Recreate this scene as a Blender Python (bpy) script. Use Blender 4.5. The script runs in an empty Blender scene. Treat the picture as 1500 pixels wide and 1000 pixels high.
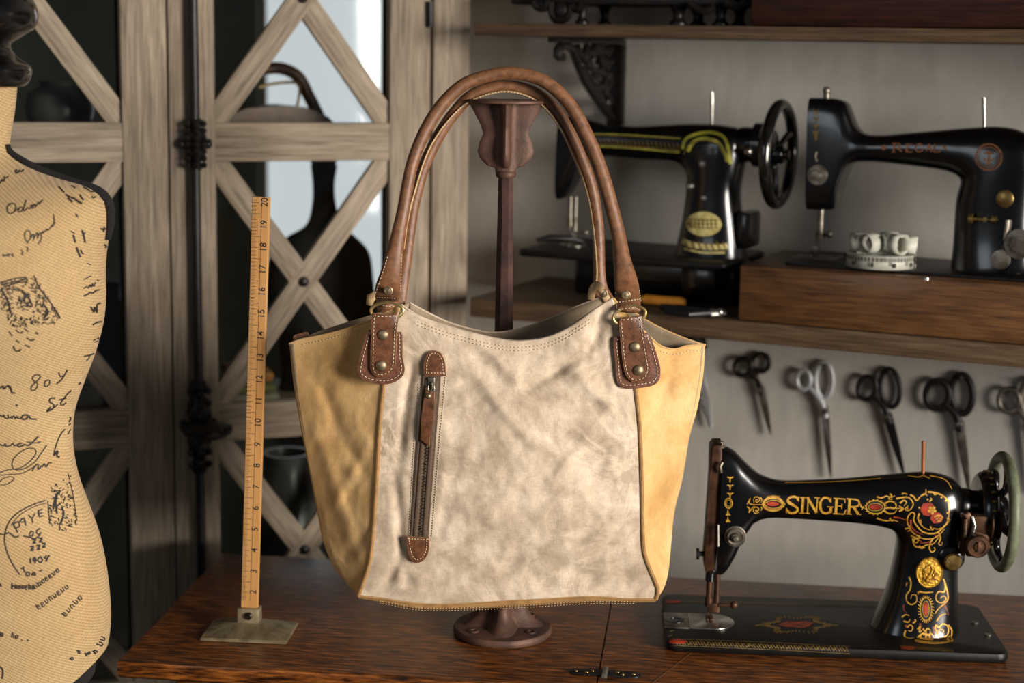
import bpy, bmesh, math, random
from mathutils import Vector as V, Matrix as M, noise, bvhtree
random.seed(7)
sc = bpy.context.scene
COL = sc.collection
PI = math.pi
# ------------------------------------------------------------------ camera
F = 2450.0; PITCH = math.radians(10); ROLL = math.radians(1.03); H = 1.446
CAMR = M.Rotation(PI/2-PITCH, 3, 'X') @ M.Rotation(ROLL, 3, 'Z')
CP = V((0, 0, H))
cd = bpy.data.cameras.new('camera'); cam = bpy.data.objects.new('camera', cd); COL.objects.link(cam)
cam.matrix_world = M.Translation(CP) @ CAMR.to_4x4()
cd.sensor_width = 36; cd.lens = F*36/1500; cd.clip_start = .05
cd.dof.use_dof = True; cd.dof.focus_distance = 1.835; cd.dof.aperture_fstop = 3.2
cd.dof.aperture_blades = 0
sc.camera = cam
def ray(x, y): return CAMR @ V(((x-750)/F, -(y-500)/F, -1))
def onz(x, y, z):
    d = ray(x, y); return CP + d*((z-H)/d.z)
def ony(x, y, Y):
    d = ray(x, y); return CP + d*(Y/d.y)
class Fr:
    """a rotated frame: x along, y away, z up"""
    def __init__(s, o, yaw=0):
        s.o = V(o); s.yaw = yaw
        s.ex = V((math.cos(yaw), math.sin(yaw), 0)); s.ey = V((-math.sin(yaw), math.cos(yaw), 0))
    def loc(s, w):
        q = V(w)-s.o; return V((q.dot(s.ex), q.dot(s.ey), q.z))
    def world(s, l): return s.o + s.ex*l[0] + s.ey*l[1] + V((0, 0, l[2]))
    def px(s, x, y, d=0):
        r = ray(x, y); p = s.o + s.ey*d
        t = (p-CP).dot(s.ey)/r.dot(s.ey); return s.loc(CP+r*t)
    def pz(s, x, y, z=0): return s.loc(onz(x, y, s.o.z+z))
# ------------------------------------------------------------------ materials
def newmat(name):
    m = bpy.data.materials.new(name); m.use_nodes = True
    nt = m.node_tree; b = nt.nodes['Principled BSDF']; return m, nt, b
def srgb(r, g, b):
    f = lambda c: (c/255/12.92) if c/255 <= .04045 else ((c/255+.055)/1.055)**2.4
    return (f(r), f(g), f(b), 1)
def nz(nt, scale, stretch=(1,1,1), detail=4, rough=.55, dist=0, coord='Object', rot=(0,0,0)):
    tc = nt.nodes.new('ShaderNodeTexCoord'); mp = nt.nodes.new('ShaderNodeMapping')
    mp.inputs['Scale'].default_value = stretch; mp.inputs['Rotation'].default_value = rot
    nt.links.new(tc.outputs[coord], mp.inputs['Vector'])
    n = nt.nodes.new('ShaderNodeTexNoise'); n.inputs['Scale'].default_value = scale
    n.inputs['Detail'].default_value = detail; n.inputs['Roughness'].default_value = rough; n.inputs['Distortion'].default_value = dist
    nt.links.new(mp.outputs[0], n.inputs['Vector']); return n.outputs['Fac'], mp.outputs[0]
def ramp(nt, fac, stops):
    r = nt.nodes.new('ShaderNodeValToRGB'); e = r.color_ramp.elements
    while len(e) < len(stops): e.new(.5)
    for k, (p, c) in enumerate(stops): e[k].position = p; e[k].color = c if len(c) == 4 else (*c, 1)
    nt.links.new(fac, r.inputs[0]); return r.outputs[0]
def mixc(nt, a, b, fac, mode='MIX'):
    n = nt.nodes.new('ShaderNodeMix'); n.data_type = 'RGBA'; n.blend_type = mode
    for k, v in ((6, a), (7, b), (0, fac)):
        if hasattr(v, 'is_linked') or hasattr(v, 'links'): nt.links.new(v, n.inputs[k])
        else: n.inputs[k].default_value = v
    return n.outputs[2]
def bump(nt, b, h, strength=.3, dist=.001, prev=None):
    n = nt.nodes.new('ShaderNodeBump'); n.inputs['Strength'].default_value = strength; n.inputs['Distance'].default_value = dist
    nt.links.new(h, n.inputs['Height'])
    if prev: nt.links.new(prev, n.inputs['Normal'])
    nt.links.new(n.outputs[0], b.inputs['Normal']); return n.outputs[0]
def simple(name, c1, c2=None, scale=30, stretch=(1,1,1), rough=.5, metal=0, lo=.35, hi=.65, bs=None, bstr=.3, bdist=.001, coat=0, bstretch=None, detail=4, spec=.5, dist=0):
    m, nt, b = newmat(name)
    b.inputs['Roughness'].default_value = rough; b.inputs['Metallic'].default_value = metal
    b.inputs['Specular IOR Level'].default_value = spec
    if coat: b.inputs['Coat Weight'].default_value = coat; b.inputs['Coat Roughness'].default_value = .12
    c2 = c2 or tuple(c*.8 for c in c1)
    f, _ = nz(nt, scale, stretch, detail, dist=dist)
    nt.links.new(ramp(nt, f, [(lo, srgb(*c1)), (hi, srgb(*c2))]), b.inputs['Base Color'])
    if bs:
        g, _ = nz(nt, bs, bstretch or stretch, 3); bump(nt, b, g, bstr, bdist)
    return m
def wood(name, dark, mid, light, axis='z', rough=.55, coat=0, g=1.0, bstr=.35, along=3.0, spec=.4, rp=(.3,.5,.72)):
    m, nt, b = newmat(name); b.inputs['Roughness'].default_value = rough; b.inputs['Specular IOR Level'].default_value = spec
    if coat: b.inputs['Coat Weight'].default_value = coat; b.inputs['Coat Roughness'].default_value = .18
    s = {'x': (along, 55, 55), 'y': (55, along, 55), 'z': (55, 55, along)}[axis]
    s2 = {'x': (1.2, 14, 14), 'y': (14, 1.2, 14), 'z': (14, 14, 1.2)}[axis]
    f, _ = nz(nt, 4*g, s, 5, .65, .3); w, _ = nz(nt, .9*g, s2, 3, .5, .9)
    c = ramp(nt, f, [(rp[0], srgb(*dark)), (rp[1], srgb(*mid)), (rp[2], srgb(*light))])
    c2 = ramp(nt, w, [(.35, (.62,.6,.58)), (.5, (1,1,1)), (.56, (.72,.7,.68)), (.68, (1.1,1.08,1.05))])
    nt.links.new(mixc(nt, c, c2, .75, 'MULTIPLY'), b.inputs['Base Color'])
    bump(nt, b, f, bstr, .0008); return m
MT = {}
MT['cab_v'] = wood('weathered_oak_vertical', (104,92,77), (147,132,112), (176,160,138), 'z', .7)
MT['cab_h'] = wood('weathered_oak_horizontal', (104,92,77), (147,132,112), (176,160,138), 'x', .7)
MT['shelf'] = wood('shelf_oak', (70,54,38), (102,80,58), (126,102,76), 'x', .6)
MT['table'] = wood('quartered_oak_varnished', (38,18,6), (106,58,20), (160,94,38), 'x', .36, .35, g=1.0, along=7.0, rp=(.37,.51,.67))
MT['box'] = wood('old_box_wood', (58,36,17), (98,64,34), (122,84,48), 'x', .5, .2, along=4)
MT['mahog'] = wood('dark_mahogany', (30,12,7), (56,26,15), (76,38,22), 'x', .4, .3)
MT['ruler'] = simple('ruler_boxwood', (196,148,90), (170,120,64), 40, (1,1,.1), .5, bs=200, bstr=.1)
MT['ink'] = simple('black_ink', (34,26,22), (46,36,30), 300, rough=.8)
MT['black'] = simple('black_iron', (20,18,17), (36,31,28), 60, rough=.42, metal=.3, bs=300, bstr=.25)
MT['japan'] = simple('black_japanning', (6,6,7), (11,10,10), 30, rough=.24, coat=.5, bs=90, bstr=.05)
MT['japan_old'] = simple('worn_black_enamel', (9,8,8), (18,15,12), 40, rough=.45, spec=.35, bs=150, bstr=.12)
MT['rust'] = simple('browned_steel', (98,66,44), (52,34,24), 60, rough=.45, metal=.6, bs=200, bstr=.3)
MT['steel'] = simple('nickel_steel', (205,202,194), (150,144,134), 50, rough=.25, metal=.95, bs=200, bstr=.08)
MT['steel_dull'] = simple('dull_steel', (150,142,128), (92,82,68), 70, rough=.42, metal=.8, bs=300, bstr=.15)
MT['gold'] = simple('gold_decal', (216,168,66), (176,124,40), 160, rough=.4, metal=.25)
MT['gold_dim'] = simple('faded_gold_decal', (132,108,48), (86,66,30), 200, rough=.5, metal=.2)
MT['orange_dim'] = simple('faded_orange_decal', (128,80,40), (96,56,28), 200, rough=.5)
MT['red'] = simple('red_decal', (176,54,24), (120,30,16), 120, rough=.45)
MT['red_dim'] = simple('worn_red_decal', (150,56,26), (80,34,20), 120, rough=.5)
MT['green_dk'] = simple('green_decal', (22,44,28), (14,30,20), 120, rough=.4)
MT['lime'] = simple('green_gold_decal', (190,182,66), (130,128,44), 90, rough=.4, metal=.2)
MT['brass'] = simple('aged_brass', (168,140,84), (112,88,48), 60, rough=.35, metal=.85, bs=250, bstr=.3)
MT['brass_ring'] = simple('light_brass', (206,184,128), (168,140,84), 60, rough=.3, metal=.8)
MT['rivet'] = simple('antique_brass_rivet', (158,140,112), (120,102,76), 200, rough=.48, metal=.85)
MT['iron'] = simple('rusty_cast_iron', (108,76,60), (60,42,35), 34, rough=.62, metal=.35, lo=.3, hi=.7, bs=260, bstr=.4, detail=6)
MT['pole'] = simple('painted_iron_pole', (80,52,44), (46,30,27), 40, rough=.45, metal=.3, bs=200, bstr=.3)
MT['green_rim'] = simple('green_worn_rim', (112,118,92), (80,84,62), 60, rough=.5, bs=200, bstr=.3)
MT['satin'] = simple('satin_steel', (214,214,216), (180,178,176), 50, rough=.5, metal=.55)
def leather(name, c1, c2, sc_=60, rough=.42):
    m, nt, b = newmat(name); b.inputs['Roughness'].default_value = rough
    f, _ = nz(nt, sc_*2.2, (1,1,1), 8, .7); 
    nt.links.new(ramp(nt, f, [(.32, srgb(*c2)), (.52, srgb(*c1)), (.75, srgb(*[min(255, c*1.2) for c in c1]))]), b.inputs['Base Color'])
    v = nt.nodes.new('ShaderNodeTexVoronoi'); v.inputs['Scale'].default_value = 700; v.feature = 'DISTANCE_TO_EDGE'
    tc = nt.nodes.new('ShaderNodeTexCoord'); nt.links.new(tc.outputs['Object'], v.inputs['Vector'])
    r = ramp(nt, v.outputs['Distance'], [(0, (0,0,0)), (.25, (1,1,1))]); bump(nt, b, r, .25, .0004); return m
MT['leather'] = leather('brown_leather', (122,82,54), (88,56,37))
MT['leather_dk'] = leather('dark_brown_leather', (104,66,44), (66,42,30), 60, .3)
MT['leather_shield'] = leather('purple_brown_leather', (104,66,50), (70,42,34), 90, .35)
MT['raw'] = simple('raw_leather_edge', (196,166,122), (166,132,92), 200, rough=.8)
MT['thread'] = simple('cream_thread', (222,204,172), (196,176,140), 300, rough=.9)
def canvas(name, dark, mid, light, blot=9, ridge=True, weave=900, mul=1.0):
    m, nt, b = newmat(name); b.inputs['Roughness'].default_value = .88; b.inputs['Specular IOR Level'].default_value = .2
    b.inputs['Sheen Weight'].default_value = .15
    f, _ = nz(nt, blot, (1,1,1), 7, .62, .5)
    c = ramp(nt, f, [(.36, srgb(*dark)), (.5, srgb(*mid)), (.64, srgb(*light))])
    h = None
    if ridge:
        g, _ = nz(nt, 11, (1,1,1), 5, .6, 1.0)
        rr = ramp(nt, g, [(.44, (0,0,0)), (.492, (.8,.8,.8)), (.508, (.8,.8,.8)), (.56, (0,0,0))])
        k, _ = nz(nt, 6, (1,1,1), 2); kk = ramp(nt, k, [(.38, (0,0,0)), (.62, (.55,.55,.55))])
        fac = mixc(nt, rr, kk, 1.0, 'MULTIPLY')
        n = nt.nodes.new('ShaderNodeMix'); n.data_type = 'RGBA'
        nt.links.new(fac, n.inputs[0]); nt.links.new(c, n.inputs[6]); n.inputs[7].default_value = srgb(*[min(255, v*1.14) for v in light]); c = n.outputs[2]
        h = fac
    s1, _ = nz(nt, weave, (1,1,.15), 2); s2, _ = nz(nt, weave, (.15,1,1), 2)
    w = mixc(nt, s1, s2, .5)
    wc = ramp(nt, w, [(.35, (.86,.86,.86)), (.65, (1.06,1.06,1.06))])
    nt.links.new(mixc(nt, c, wc, 1.0, 'MULTIPLY'), b.inputs['Base Color'])
    p = bump(nt, b, w, .35, .0006)
    if h is not None: bump(nt, b, h, .25, .002, p)
    return m
MT['canvas'] = canvas('taupe_waxed_canvas', (162,142,119), (187,167,143), (208,189,165), 26)
MT['mustard'] = canvas('mustard_canvas', (180,138,82), (202,161,104), (216,178,124), 12, False)
MT['lining'] = canvas('taupe_lining', (124,108,86), (148,130,106), (166,148,122), 12, False)
MT['burlap'] = canvas('burlap', (168,136,94), (188,156,110), (200,170,124), 3, False, 520)
def weave(m, per=.0026, amt=.16):
    nt = m.node_tree; b = nt.nodes['Principled BSDF']; tc = nt.nodes.new('ShaderNodeTexCoord'); outs = []
    for ang in (.95, -.55):
        mp = nt.nodes.new('ShaderNodeMapping'); mp.inputs['Rotation'].default_value = (0, ang, 0); nt.links.new(tc.outputs['Object'], mp.inputs[0])
        w_ = nt.nodes.new('ShaderNodeTexWave'); w_.bands_direction = 'X'; w_.inputs['Scale'].default_value = .314/per; w_.inputs['Distortion'].default_value = 1.2; w_.inputs['Detail'].default_value = 2; w_.inputs['Detail Scale'].default_value = 3
        nt.links.new(mp.outputs[0], w_.inputs[0]); outs.append(w_.outputs['Fac'])
    w2 = mixc(nt, outs[0], outs[1], .3)
    src = b.inputs['Base Color'].links[0].from_socket
    nt.links.new(mixc(nt, src, ramp(nt, w2, [(.2, (1-amt*1.6,)*3), (.8, (1+amt*.5,)*3)]), 1.0, 'MULTIPLY'), b.inputs['Base Color'])
    old = b.inputs['Normal'].links[0].from_socket if b.inputs['Normal'].links else None
    bump(nt, b, w2, .5, .0009, old)
weave(MT['burlap'])
MT['piping'] = simple('tan_piping', (164,124,74), (138,102,58), 90, rough=.85, bs=900, bstr=.3)
MT['velvet'] = simple('black_velvet', (14,12,12), (24,21,20), 200, rough=.95, bs=800, bstr=.4)
MT['tape'] = simple('white_measuring_tape', (206,204,190), (176,174,158), 60, rough=.5)
MT['tape_zip'] = simple('dark_zip_tape', (92,74,56), (74,58,44), 400, rough=.9)
MT['zip'] = simple('dark_zip_metal', (66,58,50), (36,31,27), 500, rough=.35, metal=.8)
m, nt, b = newmat('cabinet_glass'); out = nt.nodes['Material Output']
tr = nt.nodes.new('ShaderNodeBsdfTransparent'); tr.inputs[0].default_value = (.86,.88,.86,1)
gl = nt.nodes.new('ShaderNodeBsdfGlossy'); gl.inputs['Roughness'].default_value = .04
fr = nt.nodes.new('ShaderNodeFresnel'); fr.inputs[0].default_value = 1.45
mx = nt.nodes.new('ShaderNodeMixShader'); nt.links.new(fr.outputs[0], mx.inputs[0]); nt.links.new(tr.outputs[0], mx.inputs[1]); nt.links.new(gl.outputs[0], mx.inputs[2])
nt.links.new(mx.outputs[0], out.inputs[0]); MT['glass'] = m
# ------------------------------------------------------------------ geometry helpers
def cr(pts, n=8, closed=False):
    """Catmull-Rom resample of tuples/vectors"""
    P = [tuple(p) for p in pts]; out = []; N = len(P)
    rng = range(N if closed else N-1)
    for i in rng:
        g = lambda k: P[k % N] if closed else P[min(max(k, 0), N-1)]
        a, b, c, d = g(i-1), g(i), g(i+1), g(i+2)
        for j in range(n):
            t = j/n
            out.append(tuple(.5*((2*b[k])+(c[k]-a[k])*t+(2*a[k]-5*b[k]+4*c[k]-d[k])*t*t+(3*b[k]-a[k]-3*c[k]+d[k])*t**3) for k in range(len(b))))
    if not closed: out.append(P[-1])
    return out
class MB:
    def __init__(s): s.bm = bmesh.new(); s.mi = 0
    def _f(s, vs):
        try:
            f = s.bm.faces.new(vs); f.material_index = s.mi; f.smooth = True; return f
        except ValueError: return None
    def box(s, c, size, bev=0, rz=0, rot=None):
        mat = M.Translation(V(c)) @ (rot.to_4x4() if rot else M.Rotation(rz, 4, 'Z')) @ M.Diagonal((*size, 1))
        r = bmesh.ops.create_cube(s.bm, size=1, matrix=mat); vs = r['verts']
        es = list({e for v in vs for e in v.link_edges}); fs = list({f for v in vs for f in v.link_faces})
        for f in fs: f.material_index = s.mi; f.smooth = bev > 0
        if bev: bmesh.ops.bevel(s.bm, geom=es, offset=bev, segments=2, affect='EDGES', profile=.5)
        return s
    def bx(s, a, b_, bev=0):
        a = V(a); b_ = V(b_); d = b_-a; return s.box((a+b_)/2, (abs(d.x), abs(d.y), abs(d.z)), bev)
    def rings(s, R, closed=False, cap=True):
        L = [[s.bm.verts.new(p) for p in r] for r in R]; n = len(L[0])
        m_ = len(L)
        for i in range(m_ if closed else m_-1):
            A = L[i]; B = L[(i+1) % m_]
            for j in range(n): s._f((A[j], A[(j+1) % n], B[(j+1) % n], B[j]))
        if cap and not closed:
            s._f(L[0][::-1]); s._f(L[-1])
        return s
    def tube(s, pts, r, n=10, closed=False, up=None, sq=1.0, cap=True):
        P = [V(p) for p in pts]; N = len(P); R = []
        u = None
        for i, p in enumerate(P):
            if closed: t = P[(i+1) % N]-P[i-1]
            else: t = P[min(i+1, N-1)]-P[max(i-1, 0)]
            if t.length < 1e-9: t = V((0,0,1))
            t.normalize()
            if up is not None: u = V(up)-t*V(up).dot(t)
            elif u is None: u = t.orthogonal()
            else: u = u-t*u.dot(t)
            if u.length < 1e-6: u = t.orthogonal()
            u.normalize(); w = t.cross(u)
            rr = r[i] if hasattr(r, '__len__') else r
            ru, rw = (rr if hasattr(rr, '__len__') else (rr*sq, rr))
            R.append([p+u*ru*math.cos(2*PI*k/n)+w*rw*math.sin(2*PI*k/n) for k in range(n)])
        return s.rings(R, closed, cap)
    def cyl(s, a, b_, r, r2=None, n=20): return s.tube([a, b_], [r, r if r2 is None else r2], n)
    def lathe(s, prof, o, ax=(0,0,1), n=28, cap=True):
        ax = V(ax).normalized(); u = ax.orthogonal().normalized(); w = ax.cross(u); o = V(o)
        return s.rings([[o+ax*z+(u*math.cos(2*PI*k/n)+w*math.sin(2*PI*k/n))*max(r, 1e-5) for k in range(n)] for r, z in prof], False, cap)
    def ball(s, c, r, n=12, sc_=(1,1,1)):
        c = V(c)
        return s.rings([[c+V((sc_[0]*r*math.sin(a)*math.cos(2*PI*k/n), sc_[1]*r*math.sin(a)*math.sin(2*PI*k/n), sc_[2]*r*math.cos(a))) for k in range(n)] for a in [PI*(i+.02)/(n//2+.04) for i in range(n//2+1)]])
    def prism(s, poly, d, bev=0):
        """planar polygon (3D points) pushed along vector d"""
        d = V(d); A = [s.bm.verts.new(V(p)) for p in poly]; B = [s.bm.verts.new(V(p)+d) for p in poly]; n = len(A)
        fs = [s._f(A[::-1]), s._f(B)]; side = []
        for j in range(n): side.append(s._f((A[j], A[(j+1) % n], B[(j+1) % n], B[j])))
        for f in fs:
            if f: f.smooth = False
        if bev:
            es = [e for f in fs if f for e in f.edges]
            bmesh.ops.bevel(s.bm, geom=list(set(es)), offset=bev, segments=2, affect='EDGES', profile=.5)
        return s
    def grid(s, rows):
        L = [[s.bm.verts.new(p) for p in r] for r in rows]
        for i in range(len(L)-1):
            for j in range(len(L[0])-1): s._f((L[i][j], L[i][j+1], L[i+1][j+1], L[i+1][j]))
        return s
    def build(s, name, mats, parent=None, sharp=40, recalc=True, loc=None, yaw=0):
        if recalc: bmesh.ops.recalc_face_normals(s.bm, faces=s.bm.faces[:])
        me = bpy.data.meshes.new(name); s.bm.to_mesh(me); s.bm.free()
        for m_ in (mats if isinstance(mats, (list, tuple)) else [mats]): me.materials.append(MT[m_] if isinstance(m_, str) else m_)
        if sharp: me.set_sharp_from_angle(angle=math.radians(sharp))
        o = bpy.data.objects.new(name, me); COL.objects.link(o)
        if parent: o.parent = parent
        if loc is not None: o.location = loc; o.rotation_euler = (0, 0, yaw)
        return o
def thing(name, label, cat, fr, group=None):
    o = bpy.data.objects.new(name, None); COL.objects.link(o); o.empty_display_size = .05
    o.location = fr.o; o.rotation_euler = (0, 0, fr.yaw); tag(o, label, cat, group); return o
def tag(o, label, cat, group=None):
    o['label'] = label; o['category'] = cat; o['kind'] = 'thing'
    if group: o['group'] = group
    return o
def struct(o): o['kind'] = 'structure'; return o
def superell(a, b_, n, k, N):
    t = 2*PI*k/N; c, s_ = math.cos(t), math.sin(t)
    return (math.copysign(abs(c)**(2/n), c)*a, math.copysign(abs(s_)**(2/n), s_)*b_)
# surface drawing: points of the picture cast onto a finished surface
class Surf:
    def __init__(s, objs, fr):
        vs = []; fs = []
        for o in objs:
            k = len(vs); vs += [v.co.copy() for v in o.data.vertices]; fs += [[i+k for i in p.vertices] for p in o.data.polygons]
        s.fr = fr; s.t = bvhtree.BVHTree.FromPolygons(vs, fs); s.c = fr.loc(CP)
    def hit(s, x, y):
        d = s.fr.loc(CP+ray(x, y))-s.c; p, n, i, dd = s.t.ray_cast(s.c, d.normalized())
        if p is None: return None, None
        if n.dot(d) > 0: n = -n
        return p, n
    def at(s, x, y, off=.0004):
        p, n = s.hit(x, y); return None if p is None else p+n*off
def strokes(surf, lst, mb=None, off=.0004, step=1.6):
    """lst: (points_px, width_px[, end_width])"""
    mb = mb or MB()
    for it in lst:
        pts, w = it[0], it[1]; w2 = it[2] if len(it) > 2 else w
        sm = cr(pts, 8) if len(pts) > 2 else [pts[0], pts[1]]
        L = [0]
        for a, b_ in zip(sm, sm[1:]): L.append(L[-1]+math.hypot(b_[0]-a[0], b_[1]-a[1]))
        tot = L[-1]
        if tot < .1: continue
        n = max(2, int(tot/step)); res = []; j = 0
        for i in range(n+1):
            d = tot*i/n
            while j < len(L)-2 and L[j+1] < d: j += 1
            t = (d-L[j])/max(1e-6, L[j+1]-L[j]); res.append((sm[j][0]+(sm[j+1][0]-sm[j][0])*t, sm[j][1]+(sm[j+1][1]-sm[j][1])*t))
        prev = None
        for i, p in enumerate(res):
            a = res[max(0, i-1)]; c = res[min(n, i+1)]; dx, dy = c[0]-a[0], c[1]-a[1]; q = math.hypot(dx, dy) or 1
            t = i/n; ww = (w+(w2-w)*t)/2; nx, ny = -dy/q*ww, dx/q*ww
            A = surf.at(p[0]+nx, p[1]+ny, off); B = surf.at(p[0]-nx, p[1]-ny, off)
            cur = (mb.bm.verts.new(A), mb.bm.verts.new(B)) if A and B else None
            if prev and cur: mb._f((prev[0], prev[1], cur[1], cur[0]))
            prev = cur
    return mb
def blob(surf, cx, cy, rx, ry, mb=None, rot=0, off=.0004, n=20, rings_=3, inner=0, jag=0):
    mb = mb or MB(); R = []
    for i in range(rings_+1):
        f = inner+(1-inner)*i/rings_; r = []
        for k in range(n):
            a = 2*PI*k/n; q = f*(1+(random.uniform(-jag, jag) if jag and i == rings_ else 0)); x = rx*q*math.cos(a); y = ry*q*math.sin(a)
            p = surf.at(cx+x*math.cos(rot)-y*math.sin(rot), cy+x*math.sin(rot)+y*math.cos(rot), off)
            r.append(mb.bm.verts.new(p) if p else None)
        R.append(r)
    for A, B in zip(R, R[1:]):
        for k in range(n):
            q = (A[k], A[(k+1) % n], B[(k+1) % n], B[k])
            if all(q): mb._f(q)
    return mb
def poly_px(surf, pts, mb, off=.0004):
    vs = [surf.at(x, y, off) for x, y in pts]
    if all(v is not None for v in vs): mb._f([mb.bm.verts.new(v) for v in vs])
    return mb
def spiral(cx, cy, r, a0, turns, n=14, sx=1, sy=1, r1=.12):
    return [(cx+sx*r*(1-(1-r1)*i/n)*math.cos(a0+turns*2*PI*i/n), cy+sy*r*(1-(1-r1)*i/n)*math.sin(a0+turns*2*PI*i/n)) for i in range(n+1)]
def dashes(mb, pts, step=.0042, ln=.0026, r=.00045):
    """sewn stitches along a 3D path"""
    P = [V(p) for p in pts]; L = [0]
    for a, b_ in zip(P, P[1:]): L.append(L[-1]+(b_-a).length)
    def at(d):
        for j in range(len(L)-1):
            if L[j+1] >= d: return P[j].lerp(P[j+1], (d-L[j])/max(1e-9, L[j+1]-L[j]))
        return P[-1]
    d = 0
    while d+ln < L[-1]:
        a, b_ = at(d), at(d+ln); mb.tube([a, (a+b_)/2+V((0,-r*.5,0)), b_], [r*.6, r, r*.6], 5); d += step
    return mb
# ================================================================== frames
ZM = 1.100
FS = Fr((-.06, 2.31, ZM), math.radians(-25))          # shelf wall: y=0 shelf front, y=.26 wall face
WD = .26
pc = ony(684, 400, 2.42)
FC = Fr((pc.x, 2.42, 0), math.radians(20))            # cabinet front plane
FT = Fr((-.437, 1.787, .76), math.radians(-6.5))      # table top, front left corner
# ================================================================== room shell
def plaster(name, c1, c2, c3):
    m, nt, b = newmat(name); b.inputs['Roughness'].default_value = .9
    f, _ = nz(nt, 2.2, (1,1,1), 6, .6, .4); g, _ = nz(nt, 40, (1,1,.35), 5, .6)
    c = ramp(nt, f, [(.35, srgb(*c1)), (.5, srgb(*c2)), (.66, srgb(*c3))])
    c = mixc(nt, c, ramp(nt, g, [(.35, (.93,.93,.93)), (.65, (1.03,1.03,1.03))]), 1.0, 'MULTIPLY')
    nt.links.new(c, b.inputs['Base Color']); bump(nt, b, g, .3, .003); return m
MT['plaster'] = plaster('warm_grey_plaster', (182,175,164), (197,190,179), (208,201,190))
MT['olive'] = plaster('dark_olive_plaster', (116,116,98), (132,132,112), (146,146,126))
MT['floorw'] = wood('dark_floor_boards', (34,24,16), (52,38,26), (66,50,36), 'x', .5)
q = MB(); q.bx((-3.2, -1.6, -.04), (3.2, 4.2, 0)); struct(q.build('floor', 'floorw'))
q = MB(); q.bx((-3.2, -1.6, 2.9), (3.2, 4.2, 2.94)); struct(q.build('ceiling', 'plaster'))
XW = FS.px(686, 200, WD).x-.02
q = MB(); q.bx((XW, WD, 0), (2.6, WD+.09, 2.9)); struct(q.build('wall_right', 'plaster', loc=(FS.o.x, FS.o.y, 0), yaw=FS.yaw))
wl = FS.world((XW, WD+.09, 0))
# back wall opening for an added glowing pane that whitens the cabinet glass
YB = 3.45
a = ony(376, -70, YB); b_ = ony(668, 450, YB)
WX0, WX1, WZ1, WZ0 = a.x, b_.x, min(a.z, 2.6), b_.z
q = MB(); q.bx((-3.2, YB, 0), (WX0, YB+.12, 2.9)); q.bx((WX0, YB, 0), (WX1, YB+.12, WZ0)); q.bx((WX0, YB, WZ1), (WX1, YB+.12, 2.9)); q.bx((WX1, YB, 0), (wl.x+.35, YB+.12, 2.9))
struct(q.build('wall_back', 'olive'))
q = MB(); q.bx((wl.x+.005, wl.y+.002, 0), (wl.x+.085, YB, 2.9)); struct(q.build('wall_alcove', 'plaster'))
m, nt, b = newmat('added_pane_glow'); b.inputs['Base Color'].default_value = (.8,.82,.85,1); b.inputs['Roughness'].default_value = .6
b.inputs['Emission Color'].default_value = (.88,.93,1,1); b.inputs['Emission Strength'].default_value = .85; MT['pane_glow'] = m
q = MB(); q.bx((WX0, YB+.05, WZ0), (WX1, YB+.06, WZ1)); wn = struct(q.build('added_glow_pane', 'pane_glow'))
q = MB()
for A, B in (((WX0-.0, YB+.02, WZ0), (WX0+.012, YB+.05, WZ1)), ((WX1-.03, YB+.02, WZ0), (WX1, YB+.05, WZ1)), ((WX0+.012, YB+.02, WZ0), (WX1-.03, YB+.05, WZ0+.02))): q.bx(A, B, .002)
q.build('glow_pane_frame', 'cab_v', wn)
# ================================================================== shelves
def shelf(zt, th, label):
    q = MB(); q.bx((0, 0, zt-th), (1.75, WD, zt), .002)
    o = q.build('wall_shelf', 'shelf', loc=FS.world((0, 0, -FS.o.z)), yaw=FS.yaw); return tag(o, label, 'shelf', 'wall shelves')
pb = FS.px(1100, 58); pt_ = FS.px(1100, 38)
ZT = ZM + pt_.z; ZTB = ZM + pb.z
shelf(ZM, .027, 'middle wooden wall shelf carrying two black sewing machines')
shelf(ZT, ZT-ZTB, 'upper wooden wall shelf above the machines, dark wooden box on it')
# scroll bracket under the upper shelf
fb = Fr(FS.world((0, 0, 0)), FS.yaw)
def bracket():
    w0 = FS.px(908, 60, WD); fr = Fr(FS.world((w0.x, WD-.0006, 0)), FS.yaw+PI/2)
    t = thing('shelf_bracket', 'black cast iron scrollwork bracket under the upper shelf', 'bracket', fr)
    L = lambda x, y, d=0: fr.px(x, y, d)
    top = ZTB-ZM-.0006; xf = L(813, 60).x; z0 = L(903, 184).z
    q = MB(); q.bx((xf, -.011, top-.007), (-.0005, .011, top), .001); q.build('bracket_arm', 'black', t)
    q = MB(); q.bx((-.016, -.012, z0), (-.0004, .012, top-.0075), .002); q.build('wall_plate', 'black', t)
    q = MB()
    q.tube([L(*c) for c in cr([(905,182),(885,160),(858,120),(845,90),(838,72),(826,66),(818,72),(817,82),(824,84)], 6)], .0062, 8)
    for path in ([(890,160),(874,140),(868,118),(876,104),(888,112),(882,124)], [(888,110),(866,100),(858,84),(868,74),(880,80),(876,92)], [(845,68),(852,84),(866,96)], [(852,100),(864,116),(880,150)], [(886,70),(878,86),(890,100)], [(860,66),(856,78),(850,86)], [(890,130),(878,128),(870,134)], [(870,66),(884,76),(896,70)], [(896,90),(884,96),(880,108)], [(896,120),(886,134),(896,150)]):
        q.tube([L(*c) for c in cr(path, 6)], .0052, 8)
    for c in ((862,92),(872,118),(884,92),(878,142),(868,76),(892,150),(890,76),(880,70),(892,112)): q.ball(L(*c), .010, 10, (1,.6,1))
    q.build('scrollwork', 'black', t)
bracket()
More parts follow.
